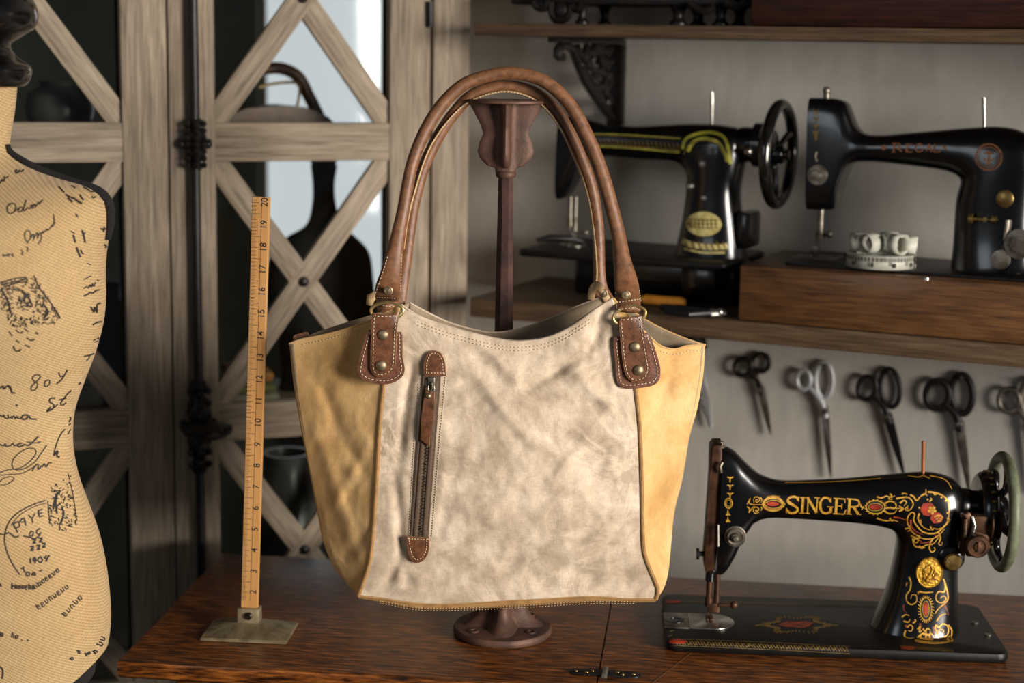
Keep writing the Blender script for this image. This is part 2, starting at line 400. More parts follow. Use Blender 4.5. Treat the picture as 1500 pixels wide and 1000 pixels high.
# dark box and iron base on the upper shelf
def boxtop():
    x0 = FS.px(1099, 20, .03).x; fr = Fr(FS.world((x0, .03, ZT-ZM)), FS.yaw)
    t = thing('storage_box', 'dark reddish wooden box standing on the upper shelf', 'box', fr)
    q = MB(); q.bx((0, 0, .0006), (.62, .19, .17), .003); q.build('box_body', 'mahog', t)
    q = MB(); q.bx((-.004, -.004, .17), (.624, .194, .182), .003); q.build('lid', 'mahog', t)
boxtop()
def irontop():
    x0 = FS.px(770, 5, .1).x; fr = Fr(FS.world((x0, .1, ZT-ZM)), FS.yaw)
    t = thing('iron_machine_base', 'black ornate cast iron base with short feet on the upper shelf', 'iron base', fr)
    L = lambda x, y, d=0: fr.px(x, y, d)
    q = MB(); zb = L(930, 9).z; x1 = L(1094, 5).x
    q.bx((0, -.05, zb), (x1, .06, zb+.016), .003)
    q.bx((.03, -.03, zb+.016), (x1-.03, .045, zb+.05), .006)
    q.build('base_plate', 'black', t)
    for X, wd in ((853, 13), (994, 17), (1056, 15)):
        for d in (-.035, .045):
            c = L(X, 20, -.035); w_ = wd*.00048
            q = MB(); q.lathe([(w_*1.5, .0006), (w_*1.5, .004), (w_, .007), (w_*.8, zb*.5), (w_*1.2, zb-.004), (w_*1.7, zb+.001)], (c.x, d, 0), n=16); q.build('foot', 'black', t)
    q = MB()
    for pth in ([(782,4),(790,12),(800,10),(803,2)], [(806,4),(810,24),(820,30),(832,24),(838,8)], [(1010,6),(1030,16),(1046,10)], [(1062,4),(1080,10),(1092,4)], [(838,10),(846,14),(853,8)]):
        q.tube([L(x, y, -.052) for x, y in cr(pth, 6)], .0055, 8)
    q.ball(L(822, 16, -.052), .011, 12, (1,.5,1.1)); q.ball(L(793, 7, -.052), .007, 10, (1,.5,1))
    q.build('scroll_ornament', 'black', t)
irontop()
# ================================================================== cabinet
def cabinet():
    t = thing('display_cabinet', 'weathered oak display cabinet with crossed glazed doors and black bolt', 'cabinet', FC)
    L = FC.px; yy = 400
    X = lambda x, y=400: L(x, y).x
    zr = L(440, 208).z; zr2 = L(440, 613).z; pitch = zr-zr2; rh = L(440, 180).z-L(440, 236).z
    H_ = 2.28; Z0 = .08
    gxr0, gxr1 = X(318), X(570); gw = gxr1-gxr0; gxl1 = X(184); gxl0 = gxl1-gw; xL = gxl0-.06
    xR = X(684)
    q = MB()
    q.bx((X(632), 0, 0), (xR, .022, H_), .0015); q.bx((xL-.06, 0, 0), (xL-.003, .022, H_), .0015)
    q.bx((xR-.02, .022, 0), (xR, .30, H_), .001); q.bx((xL-.06, .022, 0), (xL-.04, .30, H_), .001)
    for x in (xR-.042, xL-.04): q.bx((x, .28, 0), (x+.022, .30, H_), .001)
    q.build('side_frame', 'cab_v', t)
    q = MB(); q.bx((xL-.08, -.02, H_), (xR+.02, .32, H_+.03), .003); q.bx((xL-.04, .01, .02), (xR-.02, .30, Z0-.002)); q.build('top_and_plinth', 'cab_h', t)
    for k in range(-2, 3):
        z = zr+k*pitch
        if Z0 < z < H_: MB().bx((xL-.039, .045, z-.012), (xR-.021, .27, z+.006), .001).build('inner_shelf', 'cab_h', t)
    def door(gx0, gx1, s0, s1, meet):
        # s0/s1: outer and inner stile extents
        body = MB(); body.bx((s0[0], 0, Z0), (s0[1], .022, H_-.003), .0018); body.bx((s1[0], 0, Z0), (s1[1], .022, H_-.003), .0018)
        d = body.build('door', 'cab_v', t)
        k = -4
        zs = [zr+k*pitch for k in range(-4, 4) if Z0+.03 < zr+k*pitch < H_-.03]
        for z in zs: MB().bx((gx0-.004, .002, z-rh/2), (gx1+.004, .021, z+rh/2), .0015).build('rail', 'cab_h', d)
        w = .0165
        for z in [zs[0]-pitch]+zs:
            za, zb = max(z+rh/2, Z0), min(z+pitch-rh/2, H_-.003)
            if zb-za < pitch*.3: continue
            zc0, zc1 = z+rh/2, z+pitch-rh/2
            for k_, (p0, p1) in enumerate((((gx0, zc0), (gx1, zc1)), ((gx0, zc1), (gx1, zc0)))):
                dv = V((p1[0]-p0[0], 0, p1[1]-p0[1])); ln = dv.length; ang = -math.atan2(dv.z, dv.x)
                hh = (zb-zc0)/(zc1-zc0) if zb < zc1 else 1
                bb = MB(); c = V(((p0[0]+p1[0])/2, .0125+.0008*k_, (p0[1]+p1[1])/2))
                bb.box((0, 0, 0), (ln+.012, .013, w*2), .0015); br = bb.build('cross_brace', 'cab_h', d)
                br.location = c; br.rotation_euler = (0, ang, 0)
            nb = MB(); nb.lathe([(.0075, 0), (.0075, .002), (.004, .0045), (0, .005)], (.5*(gx0+gx1), .0058, (zc0+zc1)/2), (0, -1, 0), 14)
            nb.build('stud', 'black', d)
        edge = MB()  # black inner edge strips, with the gap shadow put into their colour
        for xx in (gx0, gx1-.004): edge.bx((xx, .0215, Z0+.05), (xx+.004, .028, H_-.05))
        edge.build('edge_shadow_strip', 'black', d)
        MB().bx((gx0-.005, .0285, Z0+.03), (gx1+.005, .0315, H_-.03)).build('glass_pane', 'glass', d)
        return d
    dl = door(gxl0, gxl1, (xL, gxl0), (gxl1, X(249.5)), 0)
    dr = door(gxr0, gxr1, (gxr1, X(628)), (X(252), gxr0), 1)
    # hinge knuckle near the top
    MB().cyl(L(630, 2, -.004), L(630, 40, -.004), .005).build('hinge', 'black', dr)
    # cremone bolt
    bx = X(286.5); bo = MB(); r = .0066
    bo.cyl((bx, -.012, .25), (bx, -.012, H_-.05), r)
    bolt = bo.build('bolt_rod', 'black', dr)
    def orn(z0, z1, w_):
        g = MB(); hh = z1-z0; c = (bx, -.009)
        prof = [(0,.0),(.55,.02),(.75,.10),(.5,.16),(.8,.26),(.95,.36),(.7,.44),(1,.5),(.7,.56),(.95,.66),(.8,.76),(.5,.84),(.75,.92),(.55,.98),(0,1)]
        g.lathe([(a*w_/2, b__*hh) for a, b__ in prof], (c[0], c[1], z0), (0,0,1), 24)
        for k in range(7):
            for s_ in (-1, 1): g.ball((bx+s_*w_*.34, c[1]-w_*.25, z0+hh*(.12+.127*k)), w_*.15, 8)
            g.ball((bx, c[1]-w_*.42, z0+hh*(.14+.12*k)), w_*.17, 8)
        for s_ in (-1, 1):
            g.ball((bx+s_*w_*.55, c[1], z0+hh*.5), w_*.2, 10); g.ball((bx+s_*w_*.62, c[1]+.002, z0+hh*.55), w_*.12, 8)
        return g
    orn(L(286, 250).z, L(286, 171).z, .032).build('bolt_guide', 'black', dr)
    orn(L(288, 692).z, L(288, 553).z, .036).build('bolt_lock_case', 'black', dr)
    kn = MB(); kp = L(304, 631, -.045)
    kn.cyl((bx, -.012, kp.z), (kp.x, -.04, kp.z), .007)
    R = []
    for s_, f in ((-.5,.2),(-.42,.75),(-.15,.98),(.15,1),(.4,.8),(.5,.25)):
        R.append([V((kp.x+f*.034*math.cos(a), kp.y+f*.026*math.sin(a), kp.z+s_*.022)) for a in [2*PI*k/24 for k in range(24)]])
    kn.rings(R); 
    for k in range(16): kn.ball((kp.x+.031*math.cos(k*PI/8), kp.y+.0235*math.sin(k*PI/8), kp.z+.003), .0045, 8)
    kn.build('turn_knob', 'black', dr)
    return zr, pitch
zr, cpitch = cabinet()
# contents of the cabinet
def contents():
    zs = zr+.007; zs2 = zr-cpitch+.007
    dfr = .16
    def fr_at(x, y, d, z): p = FC.px(x, y, d); w_ = FC.world((p.x, d, z)); return Fr(w_, FC.yaw)
    # brown handbag on the upper inner shelf
    fr = fr_at(405, 180, dfr, zs); L = lambda x, y, d=0: fr.px(x, y, d)
    t = thing('leather_handbag', 'blurred brown leather handbag with arched handle inside the cabinet', 'bag', fr)
    top = MB(); R = []
    sec = [(-.085, .0006), (-.088, .012), (-.08, .022), (-.05, .034), (.0, .038), (.04, .034), (.07, .022), (.08, .012), (.085, .0006)]
    a = [V((x, -.035, z)) for x, z in sec]; b2 = [V((x, .035, z)) for x, z in sec]
    top.rings([a, [V((x*1.06, 0, z*1.04+.0)) for x, z in sec], b2]); top.build('bag_body', 'leather_dk', t)
    MB().tube([L(x, y) for x, y in cr([(338,160),(350,122),(378,104),(410,100),(436,112),(452,140),(468,172)], 8)], .009, 10).build('bag_handle', 'leather_dk', t)
    MB().tube([L(x, y, -.02) for x, y in cr([(380,128),(405,122),(436,122),(438,140),(434,160)], 6)], .0022, 8).build('tan_strap', 'raw', t)
    # dark bust
    fr = fr_at(474, 420, dfr+.02, zs2); L = lambda x, y, d=0: fr.px(x, y, d)
    t = thing('dark_bust_form', 'black dress bust with slim neck behind the cabinet glass', 'dress form', fr)
    q = MB(); R = []
    for (xl, xr, y) in cr(((455,494,242),(458,490,270),(457,492,300),(448,500,330),(420,520,348),(398,540,372),(392,546,410),(396,548,450),(408,540,500),(412,534,545),(408,538,575),(408,538,588)), 5):
        A, B = L(xl, y), L(xr, y); z = max(A.z, .0008); c = (A.x+B.x)/2; w_ = (B.x-A.x)/2
        R.append([V((c+w_*math.cos(2*PI*k/28), w_*.62*math.sin(2*PI*k/28), z)) for k in range(28)])
    q.rings(R); q.build('bust_body', 'velvet', t)
    q = MB(); p = L(474, 240); q.lathe([(.018, -.002), (.02, .004), (.01, .01), (.012, .018), (0, .024)], (p.x, 0, p.z)); q.build('neck_cap', 'black', t)
    # folded cloths
    MT['cloth1'] = simple('tan_folded_cloth', (176,120,60), (140,90,44), 30, rough=.9); MT['cloth2'] = simple('olive_folded_cloth', (110,112,60), (84,86,46), 30, rough=.9); MT['cloth3'] = simple('pale_folded_cloth', (180,172,150), (150,142,120), 30, rough=.9)
    fr0 = fr_at(366, 580, .12, zs2)
    for k, (mm, lb) in enumerate((('cloth3','pale folded cloth, lowest of the stack inside the cabinet'), ('cloth2','olive folded cloth in the middle of the cabinet stack'), ('cloth1','tan folded cloth, topmost of the stack inside the cabinet'))):
        q = MB(); q.bx((-.035, -.05, .0005+k*.0165), (.035-.004*k, .05, .016+k*.0165), .006)
        tag(q.build('folded_cloth', mm, loc=fr0.o, yaw=fr0.yaw), lb, 'cloth', 'folded cloths in the cabinet')
    # dark pot on the lower part, grey rounded jar
    zs3 = zr-2*cpitch+.007
    def pot(name, x, ww, ytop, z, mm, lb, cat, d=.14):
        fr = fr_at(x, 600, d, z); h_ = fr.px(x, ytop).z; w_ = (fr.px(x+ww/2, 600).x-fr.px(x-ww/2, 600).x)/2
        q = MB(); q.lathe([(.6*w_, .0006), (.9*w_, h_*.15), (w_, h_*.45), (.9*w_, h_*.75), (.55*w_, h_*.9), (.6*w_, h_), (.5*w_, h_), (.45*w_, h_*.9)], (0,0,0), n=32)
        tag(q.build(name, mm, loc=fr.o, yaw=fr.yaw), lb, cat)
    MT['pot'] = simple('grey_glaze', (92,90,86), (60,58,54), 20, rough=.3)
    pot('dark_pot', 420, 120, 662, zs3, 'pot', 'big dark grey rounded pot low inside the cabinet', 'pot')
    pot('black_jug', 166, 50, 415, zs2, 'black', 'black jug behind the left cabinet door beside the dress form', 'jug')
    pot('black_bowl', 100, 100, 118, zs, 'pot', 'dark bowl on the upper shelf behind the left door', 'bowl')
contents()
# ================================================================== sewing table
def table():
    t = thing('sewing_table', 'varnished reddish-brown wooden table with a small hinge, under the bag', 'table', FT)
    Ln, D, th = 1.105, .41, .022
    sx = FT.pz(887, 930).x
    for a, b2 in ((0, sx-.0008), (sx+.0008, Ln)):
        q = MB(); q.bx((a, 0, -th), (b2, D, 0), .004 if False else 0)
        for v in q.bm.verts: pass
        es = [e for e in q.bm.edges if abs(e.verts[0].co.z-e.verts[1].co.z) < 1e-6 and not (abs(e.verts[0].co.x-sx) < .002 and abs(e.verts[1].co.x-sx) < .002)]
        bmesh.ops.bevel(q.bm, geom=es, offset=.0055, segments=4, affect='EDGES', profile=.6)
        q.build('table_leaf', 'table', t)
    # edge line of the machine cut-out in the right leaf
    A = FT.pz(1012, 956); B = FT.pz(948, 1006)
    d = V((B.x-A.x, B.y-A.y, 0)); q = MB(); q.box(((A.x+B.x)/2, (A.y+B.y)/2, .0001), (d.length, .0009, .0006), rz=math.atan2(d.y, d.x)); q.build('leaf_seam', 'box', t)
    # hinge
    c = FT.pz(886, 987)
    for s_ in (-1, 1):
        q = MB(); pl = []
        w_, hd = .040, .0085
        n = 10
        pl = [(c.x+s_*.0025, c.y-hd), (c.x+s_*(w_-hd), c.y-hd)]+[(c.x+s_*(w_-hd+hd*math.sin(PI*k/n)), c.y-hd*math.cos(PI*k/n)) for k in range(1, n)]+[(c.x+s_*(w_-hd), c.y+hd), (c.x+s_*.0025, c.y+hd)]
        q.prism([V((x, y, .0003)) for x, y in pl], (0, 0, .0016), .0004)
        h = q.build('hinge_leaf', 'japan_old', t)
        q = MB()
        for sc_x, sc_y in ((.014, .003), (.02, -.003), (.032, 0)): q.lathe([(.0024, 0), (.0022, .0006), (0, .0009)], (c.x+s_*sc_x, c.y+sc_y, .0019), n=12)
        q.build('hinge_screw', 'brass', h)
    q = MB(); q.tube([(c.x, c.y-.012, .002), (c.x, c.y+.012, .002)], .0032, 14); q.build('hinge_knuckle', 'steel_dull', t)
    q = MB(); q.bx((.05, .05, -.12), (Ln-.05, .36, -th-.0005), .003); q.build('apron', 'table', t)
    for x in (.09, Ln-.12):
        for y in (.07, .34):
            q = MB(); q.tube([(x, y, -.12), (x+(.02 if x < .5 else -.02), y, -.45), (x, y+(-.02 if y < .2 else .02), -.7585)], [.016, .011, .017], 12); q.build('leg', 'black', t)
    q = MB(); q.bx((.11, .19, -.45), (Ln-.13, .21, -.43), .003); q.build('stretcher', 'black', t)
table()
# ================================================================== ruler stand
def text_mesh(mb, s, size, place, ext=.00015, bold=0):
    cu = bpy.data.curves.new('t', 'FONT'); cu.body = s; cu.size = size; cu.align_x = 'CENTER'; cu.align_y = 'CENTER'; cu.resolution_u = 3; cu.offset = bold
    o = bpy.data.objects.new('t', cu); COL.objects.link(o); dg = bpy.context.evaluated_depsgraph_get(); me = bpy.data.meshes.new_from_object(o.evaluated_get(dg))
    vs = [mb.bm.verts.new(place(v.co.x, v.co.y)) for v in me.vertices]
    for p in me.polygons:
        mb._f([vs[i] for i in p.vertices])
    bpy.data.objects.remove(o); bpy.data.curves.remove(cu); bpy.data.meshes.remove(me)
def ruler():
    bw = onz(366, 927, .76); fr = Fr((bw.x, bw.y, .76), math.radians(-4))
    t = thing('hem_ruler', 'upright yellow wooden hem ruler numbered to 20 on pyramid base', 'ruler', fr)
    L = fr.px
    bz = .0006; hw, hd = .051, .034
    q = MB(); q.rings([[V((x*hw, y*hd, z)) for x, y in ((-1,-1),(1,-1),(1,1),(-1,1))] for z in (bz, .004)]+[[V((x*.013, y*.009, .0155)) for x, y in ((-1,-1),(1,-1),(1,1),(-1,1))]])
    for f in q.bm.faces: f.smooth = False
    es = [e for e in q.bm.edges]; bmesh.ops.bevel(q.bm, geom=es, offset=.0008, segments=2, affect='EDGES')
    MT['base_brass'] = simple('tarnished_brass_base', (150,136,106), (104,92,68), 50, rough=.5, metal=.45, bs=300, bstr=.3)
    q.build('base', 'base_brass', t)
    q = MB(); q.bx((-.013, -.009, .0150), (.013, .008, .033), .0015); q.build('socket', 'base_brass', t)
    q = MB(); q.lathe([(.0045, 0), (.0045, .0025), (.003, .004), (0, .004)], (.001, -.009, .0245), (0,-1,0), 16); q.build('clamp_screw', 'zip', t)
    top = L(383, 288, -.001); bot = L(365.5, 900, -.001)
    up = (top-bot); hl = up.length; u = up.normalized(); s = V((0,1,0)).cross(u).normalized(); s = u.cross(V((0,-1,0))).normalized()
    if s.x < 0: s = -s
    wl_, wr, th = -.0098, .0098, .0035
    P = lambda a, b2, c=0: bot+u*(b2-.012)+s*a+V((0, c, 0))
    q = MB(); q.rings([[P(wl_, z, -th), P(wr, z, -th), P(wr, z, th), P(wl_, z, th)] for z in (0, hl+.012)])
    for f in q.bm.faces: f.smooth = False
    bmesh.ops.bevel(q.bm, geom=q.bm.edges[:], offset=.0005, segments=1, affect='EDGES')
    q.build('ruler_blade', 'ruler', t)
    z20 = (L(383, 299)-bot).length+.012; z2 = (L(367, 868)-bot).length+.012; st = (z20-z2)/18
    q = MB(); f = -th-.00025
    def rect(a0, a1, z0, z1): q._f([q.bm.verts.new(P(a, z, f)) for a, z in ((a0, z0), (a1, z0), (a1, z1), (a0, z1))])
    for n in range(0, 21):
        zz = z2+(n-2)*st-st*.42
        for k in range(16):
            z = zz+k*st/16
            if .03 < z < hl+.01: rect(wl_+.0004, wl_+(.0105 if k == 0 else .0080 if k == 8 else .0066 if k % 4 == 0 else .0052), z-(.0003 if k % 4 == 0 else .0002), z+(.0003 if k % 4 == 0 else .0002))
    rect(wl_+.0112, wl_+.0115, .03, hl+.01)
    for n in range(2, 21):
        cz = z2+(n-2)*st+.003
        text_mesh(q, str(n), .0105, lambda x, y, cz=cz: P(.0035-y*1.0+.0012, cz+x, f), bold=.0001)
    q.build('scale_marks', 'ink', t)
ruler()
# ================================================================== iron display stand
def stand():
    bw = onz(736, 926, .76); fr = Fr((bw.x, bw.y, .76), 0)
    t = thing('display_stand', 'rusty cast iron pole stand holding up the tote bag', 'stand', fr)
    L = fr.px
    def star(z, rx, core, p=1.6, n=48, rot=0, ry=None, cx=0):
        r = []
        for k in range(n):
            a = 2*PI*k/n; lob = abs(math.cos(2*a))**p
            q_ = core+(rx-core)*lob
            r.append(V((cx+q_*math.cos(a), q_*math.sin(a)*(ry or 1), z)))
        return r
    R = .0585
    q = MB(); q.lathe([(R*.97, .0006), (R, .003), (R, .007), (R*.97, .0095), (R*.6, .0125), (0, .013)], (0,0,0), n=64)
    b_ = q.build('base', 'iron', t)
    q = MB(); q.rings([star(z, r, c) for z, r, c in ((.010,.050,.030),(.016,.041,.022),(.024,.033,.016),(.033,.0285,.013),(.045,.030,.013),(.060,.029,.013),(.075,.018,.012))]); q.build('flared_foot', 'iron', t)
    q = MB()
    for k in range(4):
        a = PI/4+k*PI/2; q.lathe([(.006, 0), (.006, .0014), (.0035, .0016), (.0035, .0005)], (.047*math.cos(a), .047*math.sin(a)*.9, .0115), n=14)
    q.build('bolt_lug', 'iron', t)
    top = L(740, 152, -.02).z; zn = L(742, 252).z
    pc_ = L(741, 252).x; pb_ = L(738, 487).x
    q = MB(); n = 8
    def octo(z, r, x): return [V((x+r*math.cos(PI/8+k*PI/4), r*math.sin(PI/8+k*PI/4), z)) for k in range(8)]
    zlo = .06; slope = (pc_-pb_)/(zn-L(738, 487).z); xb = pc_-slope*(zn-zlo)
    q.rings([octo(zlo, .0105, xb), octo(L(738,487).z, .0115, pb_), octo(zn-.06, .0098, pc_-slope*.06), octo(zn, .009, pc_)]); 
    for f in q.bm.faces: f.smooth = False
    q.build('pole', 'pole', t)
    xc = L(741, 200).x
    W = lambda xl, xr, y: (L(xr, y).x-L(xl, y).x)/2
    prof = []
    for xl, xr, y, c in ((728,756,254,.0115),(727,758,246,.0125),(715,768,243,.012),(704,780,232,.0115),(701,783,222,.0115),(703,780,208,.0115),(708,774,196,.0115),(704,778,184,.0115),(695,786,168,.012),(685,795,151,.0125)):
        prof.append((L(741, y).z, W(xl, xr, y), c))
    q = MB(); R2 = []
    for z, w_, c in prof:
        r = []
        for k in range(64):
            a = 2*PI*k/64; lx = abs(math.cos(a)); lob = math.exp(-((min(abs((a+PI/4) % (PI/2)-PI/4), 9))/.30)**2)
            q_ = c+(w_-c)*lob; r.append(V((xc+q_*math.cos(a), q_*math.sin(a)*.62, z)))
        R2.append(r)
    q.rings(R2); q.build('pole_head', 'iron', t)
    q = MB(); q.lathe([(.0102, 0), (.0115, .002), (.0115, .005), (.0102, .007)], (pc_, 0, zn-.006), n=24); q.build('collar', 'iron', t)
    q = MB(); zt = prof[-1][0]; w_ = prof[-1][1]
    Rr = [[V((xc+w_*s_*math.cos(a), (w_*.85)*s_*math.sin(a), zt+dz)) for a in [2*PI*k/48 for k in range(48)]] for s_, dz in ((.97,-.0005),(1.01,.0005),(1.01,.0028),(.98,.0038))]
    q.rings(Rr); q.build('top_plate', 'iron', t)
    return fr, zt+.0038
FST, ZPL = stand()
# ================================================================== tote bag
def interp(tbl, n):
    """resample a px polyline to n+1 points at even arc length"""
    sm = cr(tbl, 10); L = [0]
    for a, b_ in zip(sm, sm[1:]): L.append(L[-1]+math.hypot(b_[0]-a[0], b_[1]-a[1]))
    out = []; j = 0
    for i in range(n+1):
        d = L[-1]*i/n
        while j < len(L)-2 and L[j+1] < d: j += 1
        t = (d-L[j])/max(1e-6, L[j+1]-L[j]); out.append((sm[j][0]+(sm[j+1][0]-sm[j][0])*t, sm[j][1]+(sm[j+1][1]-sm[j][1])*t))
    return out
def coons(T, B, L, R, nu, nv):
    T, B, L, R = interp(T, nu), interp(B, nu), interp(L, nv), interp(R, nv); rows = []
    for j in range(nv+1):
        v = j/nv; r = []
        for i in range(nu+1):
            u = i/nu
            r.append(tuple((1-v)*T[i][k]+v*B[i][k]+(1-u)*L[j][k]+u*R[j][k]-((1-u)*(1-v)*T[0][k]+u*(1-v)*T[-1][k]+(1-u)*v*B[0][k]+u*v*B[-1][k]) for k in (0, 1)))
        rows.append(r)
    return rows
def segd(x, y, a, b_):
    dx, dy = b_[0]-a[0], b_[1]-a[1]; t = max(0, min(1, ((x-a[0])*dx+(y-a[1])*dy)/(dx*dx+dy*dy)))
    return math.hypot(x-a[0]-dx*t, y-a[1]-dy*t), t
YF, YO, YK = 1.800, 1.842, 1.866
FRONT_T = [(588,446),(612,462),(650,476),(700,490),(740,498),(768,499),(800,494),(832,480),(866,457),(898,436)]
FRONT_B = [(525,873),(560,877),(610,884),(660,885),(740,880),(800,877),(866,874),(920,878),(961,878)]
SEAM_L = [(588,446),(574,500),(563,560),(556,625),(552,700),(547,775),(541,825),(525,873)]
SEAM_R = [(898,436),(912,480),(924,530),(931,570),(937,625),(940,700),(942,790),(946,817),(957,845),(964,863),(961,878)]
OUT_L = [(424,503),(428,545),(434,590),(446,655),(462,735),(474,795),(492,835),(525,873)]
OUT_R = [(1033,505),(1030,550),(1021,600),(1010,640),(1000,700),(988,750),(983,800),(979,838),(972,862),(961,878)]
GT_L = [(588,446),(566,457),(540,470),(505,482),(470,491),(440,497),(424,503)]
GT_R = [(898,436),(915,455),(931,472),(945,486),(967,506),(988,511),(1006,506),(1033,505)]
FOLDS = [((602,540),(578,700),9,.0065),((578,700),(598,866),9,.0062),((575,560),(560,760),8,.004),((598,790),(560,868),8,.005),((566,860),(625,868),6,-.003),((648,690),(612,868),9,-.003),((884,458),(862,515),12,.0075),((862,515),(765,572),9,.006),((838,540),(900,600),12,-.004),((760,560),(700,500),10,-.0035),((690,540),(735,600),10,-.0035),
         ((735,600),(790,660),9,-.003),((860,640),(800,720),9,-.003),((800,820),(900,860),12,.003),((700,870),(760,820),9,.003),((840,810),(905,770),8,-.0028),((925,760),(955,840),10,.004),((560,800),(545,860),9,-.003),((900,600),(850,560),8,-.0025),((660,800),(720,770),8,.0025)]
GFOLDS = [((470,560),(500,640),10,0.00300),((500,640),(540,700),10,0.00240),((460,620),(530,830),11,-0.00300),((520,560),(480,530),10,0.00240),((540,780),(500,820),10,0.00300),((490,740),(545,640),9,-0.00240),
          ((985,520),(950,640),9,0.00300),((1000,560),(975,760),11,-0.00270),((960,700),(985,790),9,0.00240),((1015,540),(985,580),9,-0.00180),((960,590),(945,520),7,0.00180)]
ZONES = [((633,520),(612,815),14,34),((559,500),(559,535),30,52),((928,505),(936,535),32,54)]
def damp(x, y):
    f = 1
    for a, b_, r0, r1 in ZONES:
        d, _ = segd(x, y, a, b_); g = max(0, min(1, (d-r0)/(r1-r0))); f = min(f, g*g*(3-2*g))
    return f
def wob(x, y, seed, folds, amp):
    return damp(x, y)*wob0(x, y, seed, folds, amp)
def wob0(x, y, seed, folds, amp):
    p = V((x*.011, y*.009, seed)); d = noise.fractal(p, .9, 2.1, 4)*amp
    rg = 1-abs(noise.noise(V((x*.017, y*.013, seed+5))))*3
    if rg > 0: d -= rg*amp*.35
    d += noise.noise(V((x*.05, y*.045, seed+9)))*amp*.12
    for a, b_, w, dp in folds:
        r, t = segd(x, y, a, b_)
        if r < w*3: d += dp*math.exp(-(r/w)**2)*math.sin(PI*min(1, .12+t*.88))**.5
    return d
def bag():
    bc = ony(742, 884, 1.83); fr = Fr((bc.x, 1.83, bc.z), 0)
    t = thing('tote_bag', 'taupe and mustard canvas tote bag with brown leather handles and zip pocket', 'bag', fr)
    W2 = lambda x, y, Y: fr.loc(ony(x, y, Y))
    def panel(name, rows, Yfun, out, mats=('canvas', 'lining'), par=t):
        q = MB(); nv, nu = len(rows)-1, len(rows[0])-1
        q.grid([[W2(p[0], p[1], Yfun(i/nu, j/nv, p)) for i, p in enumerate(r)] for j, r in enumerate(rows)])
        bmesh.ops.remove_doubles(q.bm, verts=q.bm.verts[:], dist=1e-6)
        bmesh.ops.recalc_face_normals(q.bm, faces=q.bm.faces[:])
        s_ = sum((f.normal.dot(V(out)) for f in q.bm.faces))
        if s_ < 0: bmesh.ops.reverse_faces(q.bm, faces=q.bm.faces[:])
        o = q.build(name, mats, par, sharp=0, recalc=False)
        m_ = o.modifiers.new('thickness', 'SOLIDIFY'); m_.thickness = .0022; m_.offset = -1; m_.material_offset = len(mats)-1; m_.material_offset_rim = 0
        return o
    def yfront(u, v, p):
        e = min(1, u*9, (1-u)*9, v*14+.25, (1-v)*9+.1); e = e*e*(3-2*e)
        return YF-.014*math.sin(PI*u)*math.sin(PI*(.12+.85*v))+e*wob(p[0], p[1], 1.3, FOLDS, .0042)+.004*(1-v)*(0 if v > .1 else 1)*0
    fp = panel('front_panel', coons(FRONT_T, FRONT_B, SEAM_L, SEAM_R, 130, 140), yfront, (0,-1,0))
    def ygus(seed):
        def f(u, v, p):
            e = min(1, u*6, (1-u)*7+.2, v*12+.2, (1-v)*9); e = max(0, e)
            return YF+(YO-YF)*(u**1.15)*(1-.85*max(0, (v-.75)/.25)**1.5)+e*wob(p[0], p[1], seed, GFOLDS, .0028)
        return f
    gl_ = panel('side_gusset', coons(GT_L, [(525,873),(525,873.5),(525,874)], SEAM_L, OUT_L, 46, 120), ygus(4.1), (-.3,-1,0), ('mustard', 'lining'))
    gr_ = panel('side_gusset', coons(GT_R, [(961,878),(961,878.4),(961,879)], SEAM_R, OUT_R, 46, 120), ygus(7.7), (.3,-1,0), ('mustard', 'lining'))
    # back panel and the rear halves of the gussets
    BT = [(600,443),(625,457),(660,473),(700,484),(725,487),(755,483),(783,475),(815,462),(844,449),(884,434)]
    BL = [(600,443),(585,520),(572,620),(562,740),(556,800),(548,846)]; BR = [(884,434),(900,500),(915,600),(925,700),(930,780),(940,848)]
    BB = [(548,846),(640,850),(740,850),(850,850),(940,848)]
    bp = panel('back_panel', coons(BT, BB, BL, BR, 60, 60), lambda u, v, p: YK+.004*math.sin(PI*u)*math.sin(PI*v)+min(1, v*10+.3, (1-v)*8)*wob(p[0], p[1], 12, [], .002), (0,1,0))
    OLr = [(426,504),(431,545),(438,590),(450,655),(467,735),(480,792),(498,828),(548,846)]; ORr = [(1031,505),(1026,550),(1017,600),(1006,640),(995,700),(984,750),(978,795),(968,828),(940,848)]
    panel('side_gusset', coons([(600,443),(540,462),(470,484),(426,504)], [(548,846),(548,846.5),(548,847)], BL, OLr, 24, 60), lambda u, v, p: YK+(YO-YK)*u, (-.3,1,0), ('mustard', 'lining'))
    panel('side_gusset', coons([(884,434),(912,446),(942,466),(967,480),(997,493),(1019,501),(1031,505)], [(940,848),(940,848.5),(940,849)], BR, ORr, 24, 60), lambda u, v, p: YK+(YO-YK)*u**1.2, (.3,1,0), ('mustard', 'lining'))
    # bottom panel: sags a little below the front edge
    fb_ = interp(FRONT_B, 60); low = interp([(527,876),(570,884),(620,892),(700,891),(780,887),(866,882),(920,882),(959,881)], 60); bb = interp([(540,862),(640,872),(740,876),(850,872),(948,864)], 60); bk = interp(BB, 60)
    q = MB(); rows = []
    for cur, Y in ((fb_, YF+.0004), (low, YF+.007), (bb, YF+.04), (bk, YK)):
        rows.append([W2(p[0], p[1], Y) for p in cur])
    R2 = []
    for k in range(len(rows[0])):
        R2.append([V(c) for c in cr([rows[m_][k] for m_ in range(4)], 5)])
    q.grid(R2); q.build('bottom_panel', 'piping', t, sharp=0)
    # piping on the seams
    SF = Surf([fp, gl_, gr_], fr)
    for s_ in (SEAM_L, SEAM_R):
        pts = [W2(x, y, YF-.0004) for x, y in interp(s_, 50)][5:]
        MB().tube(pts, .0022, 8).build('piping', 'piping', t)
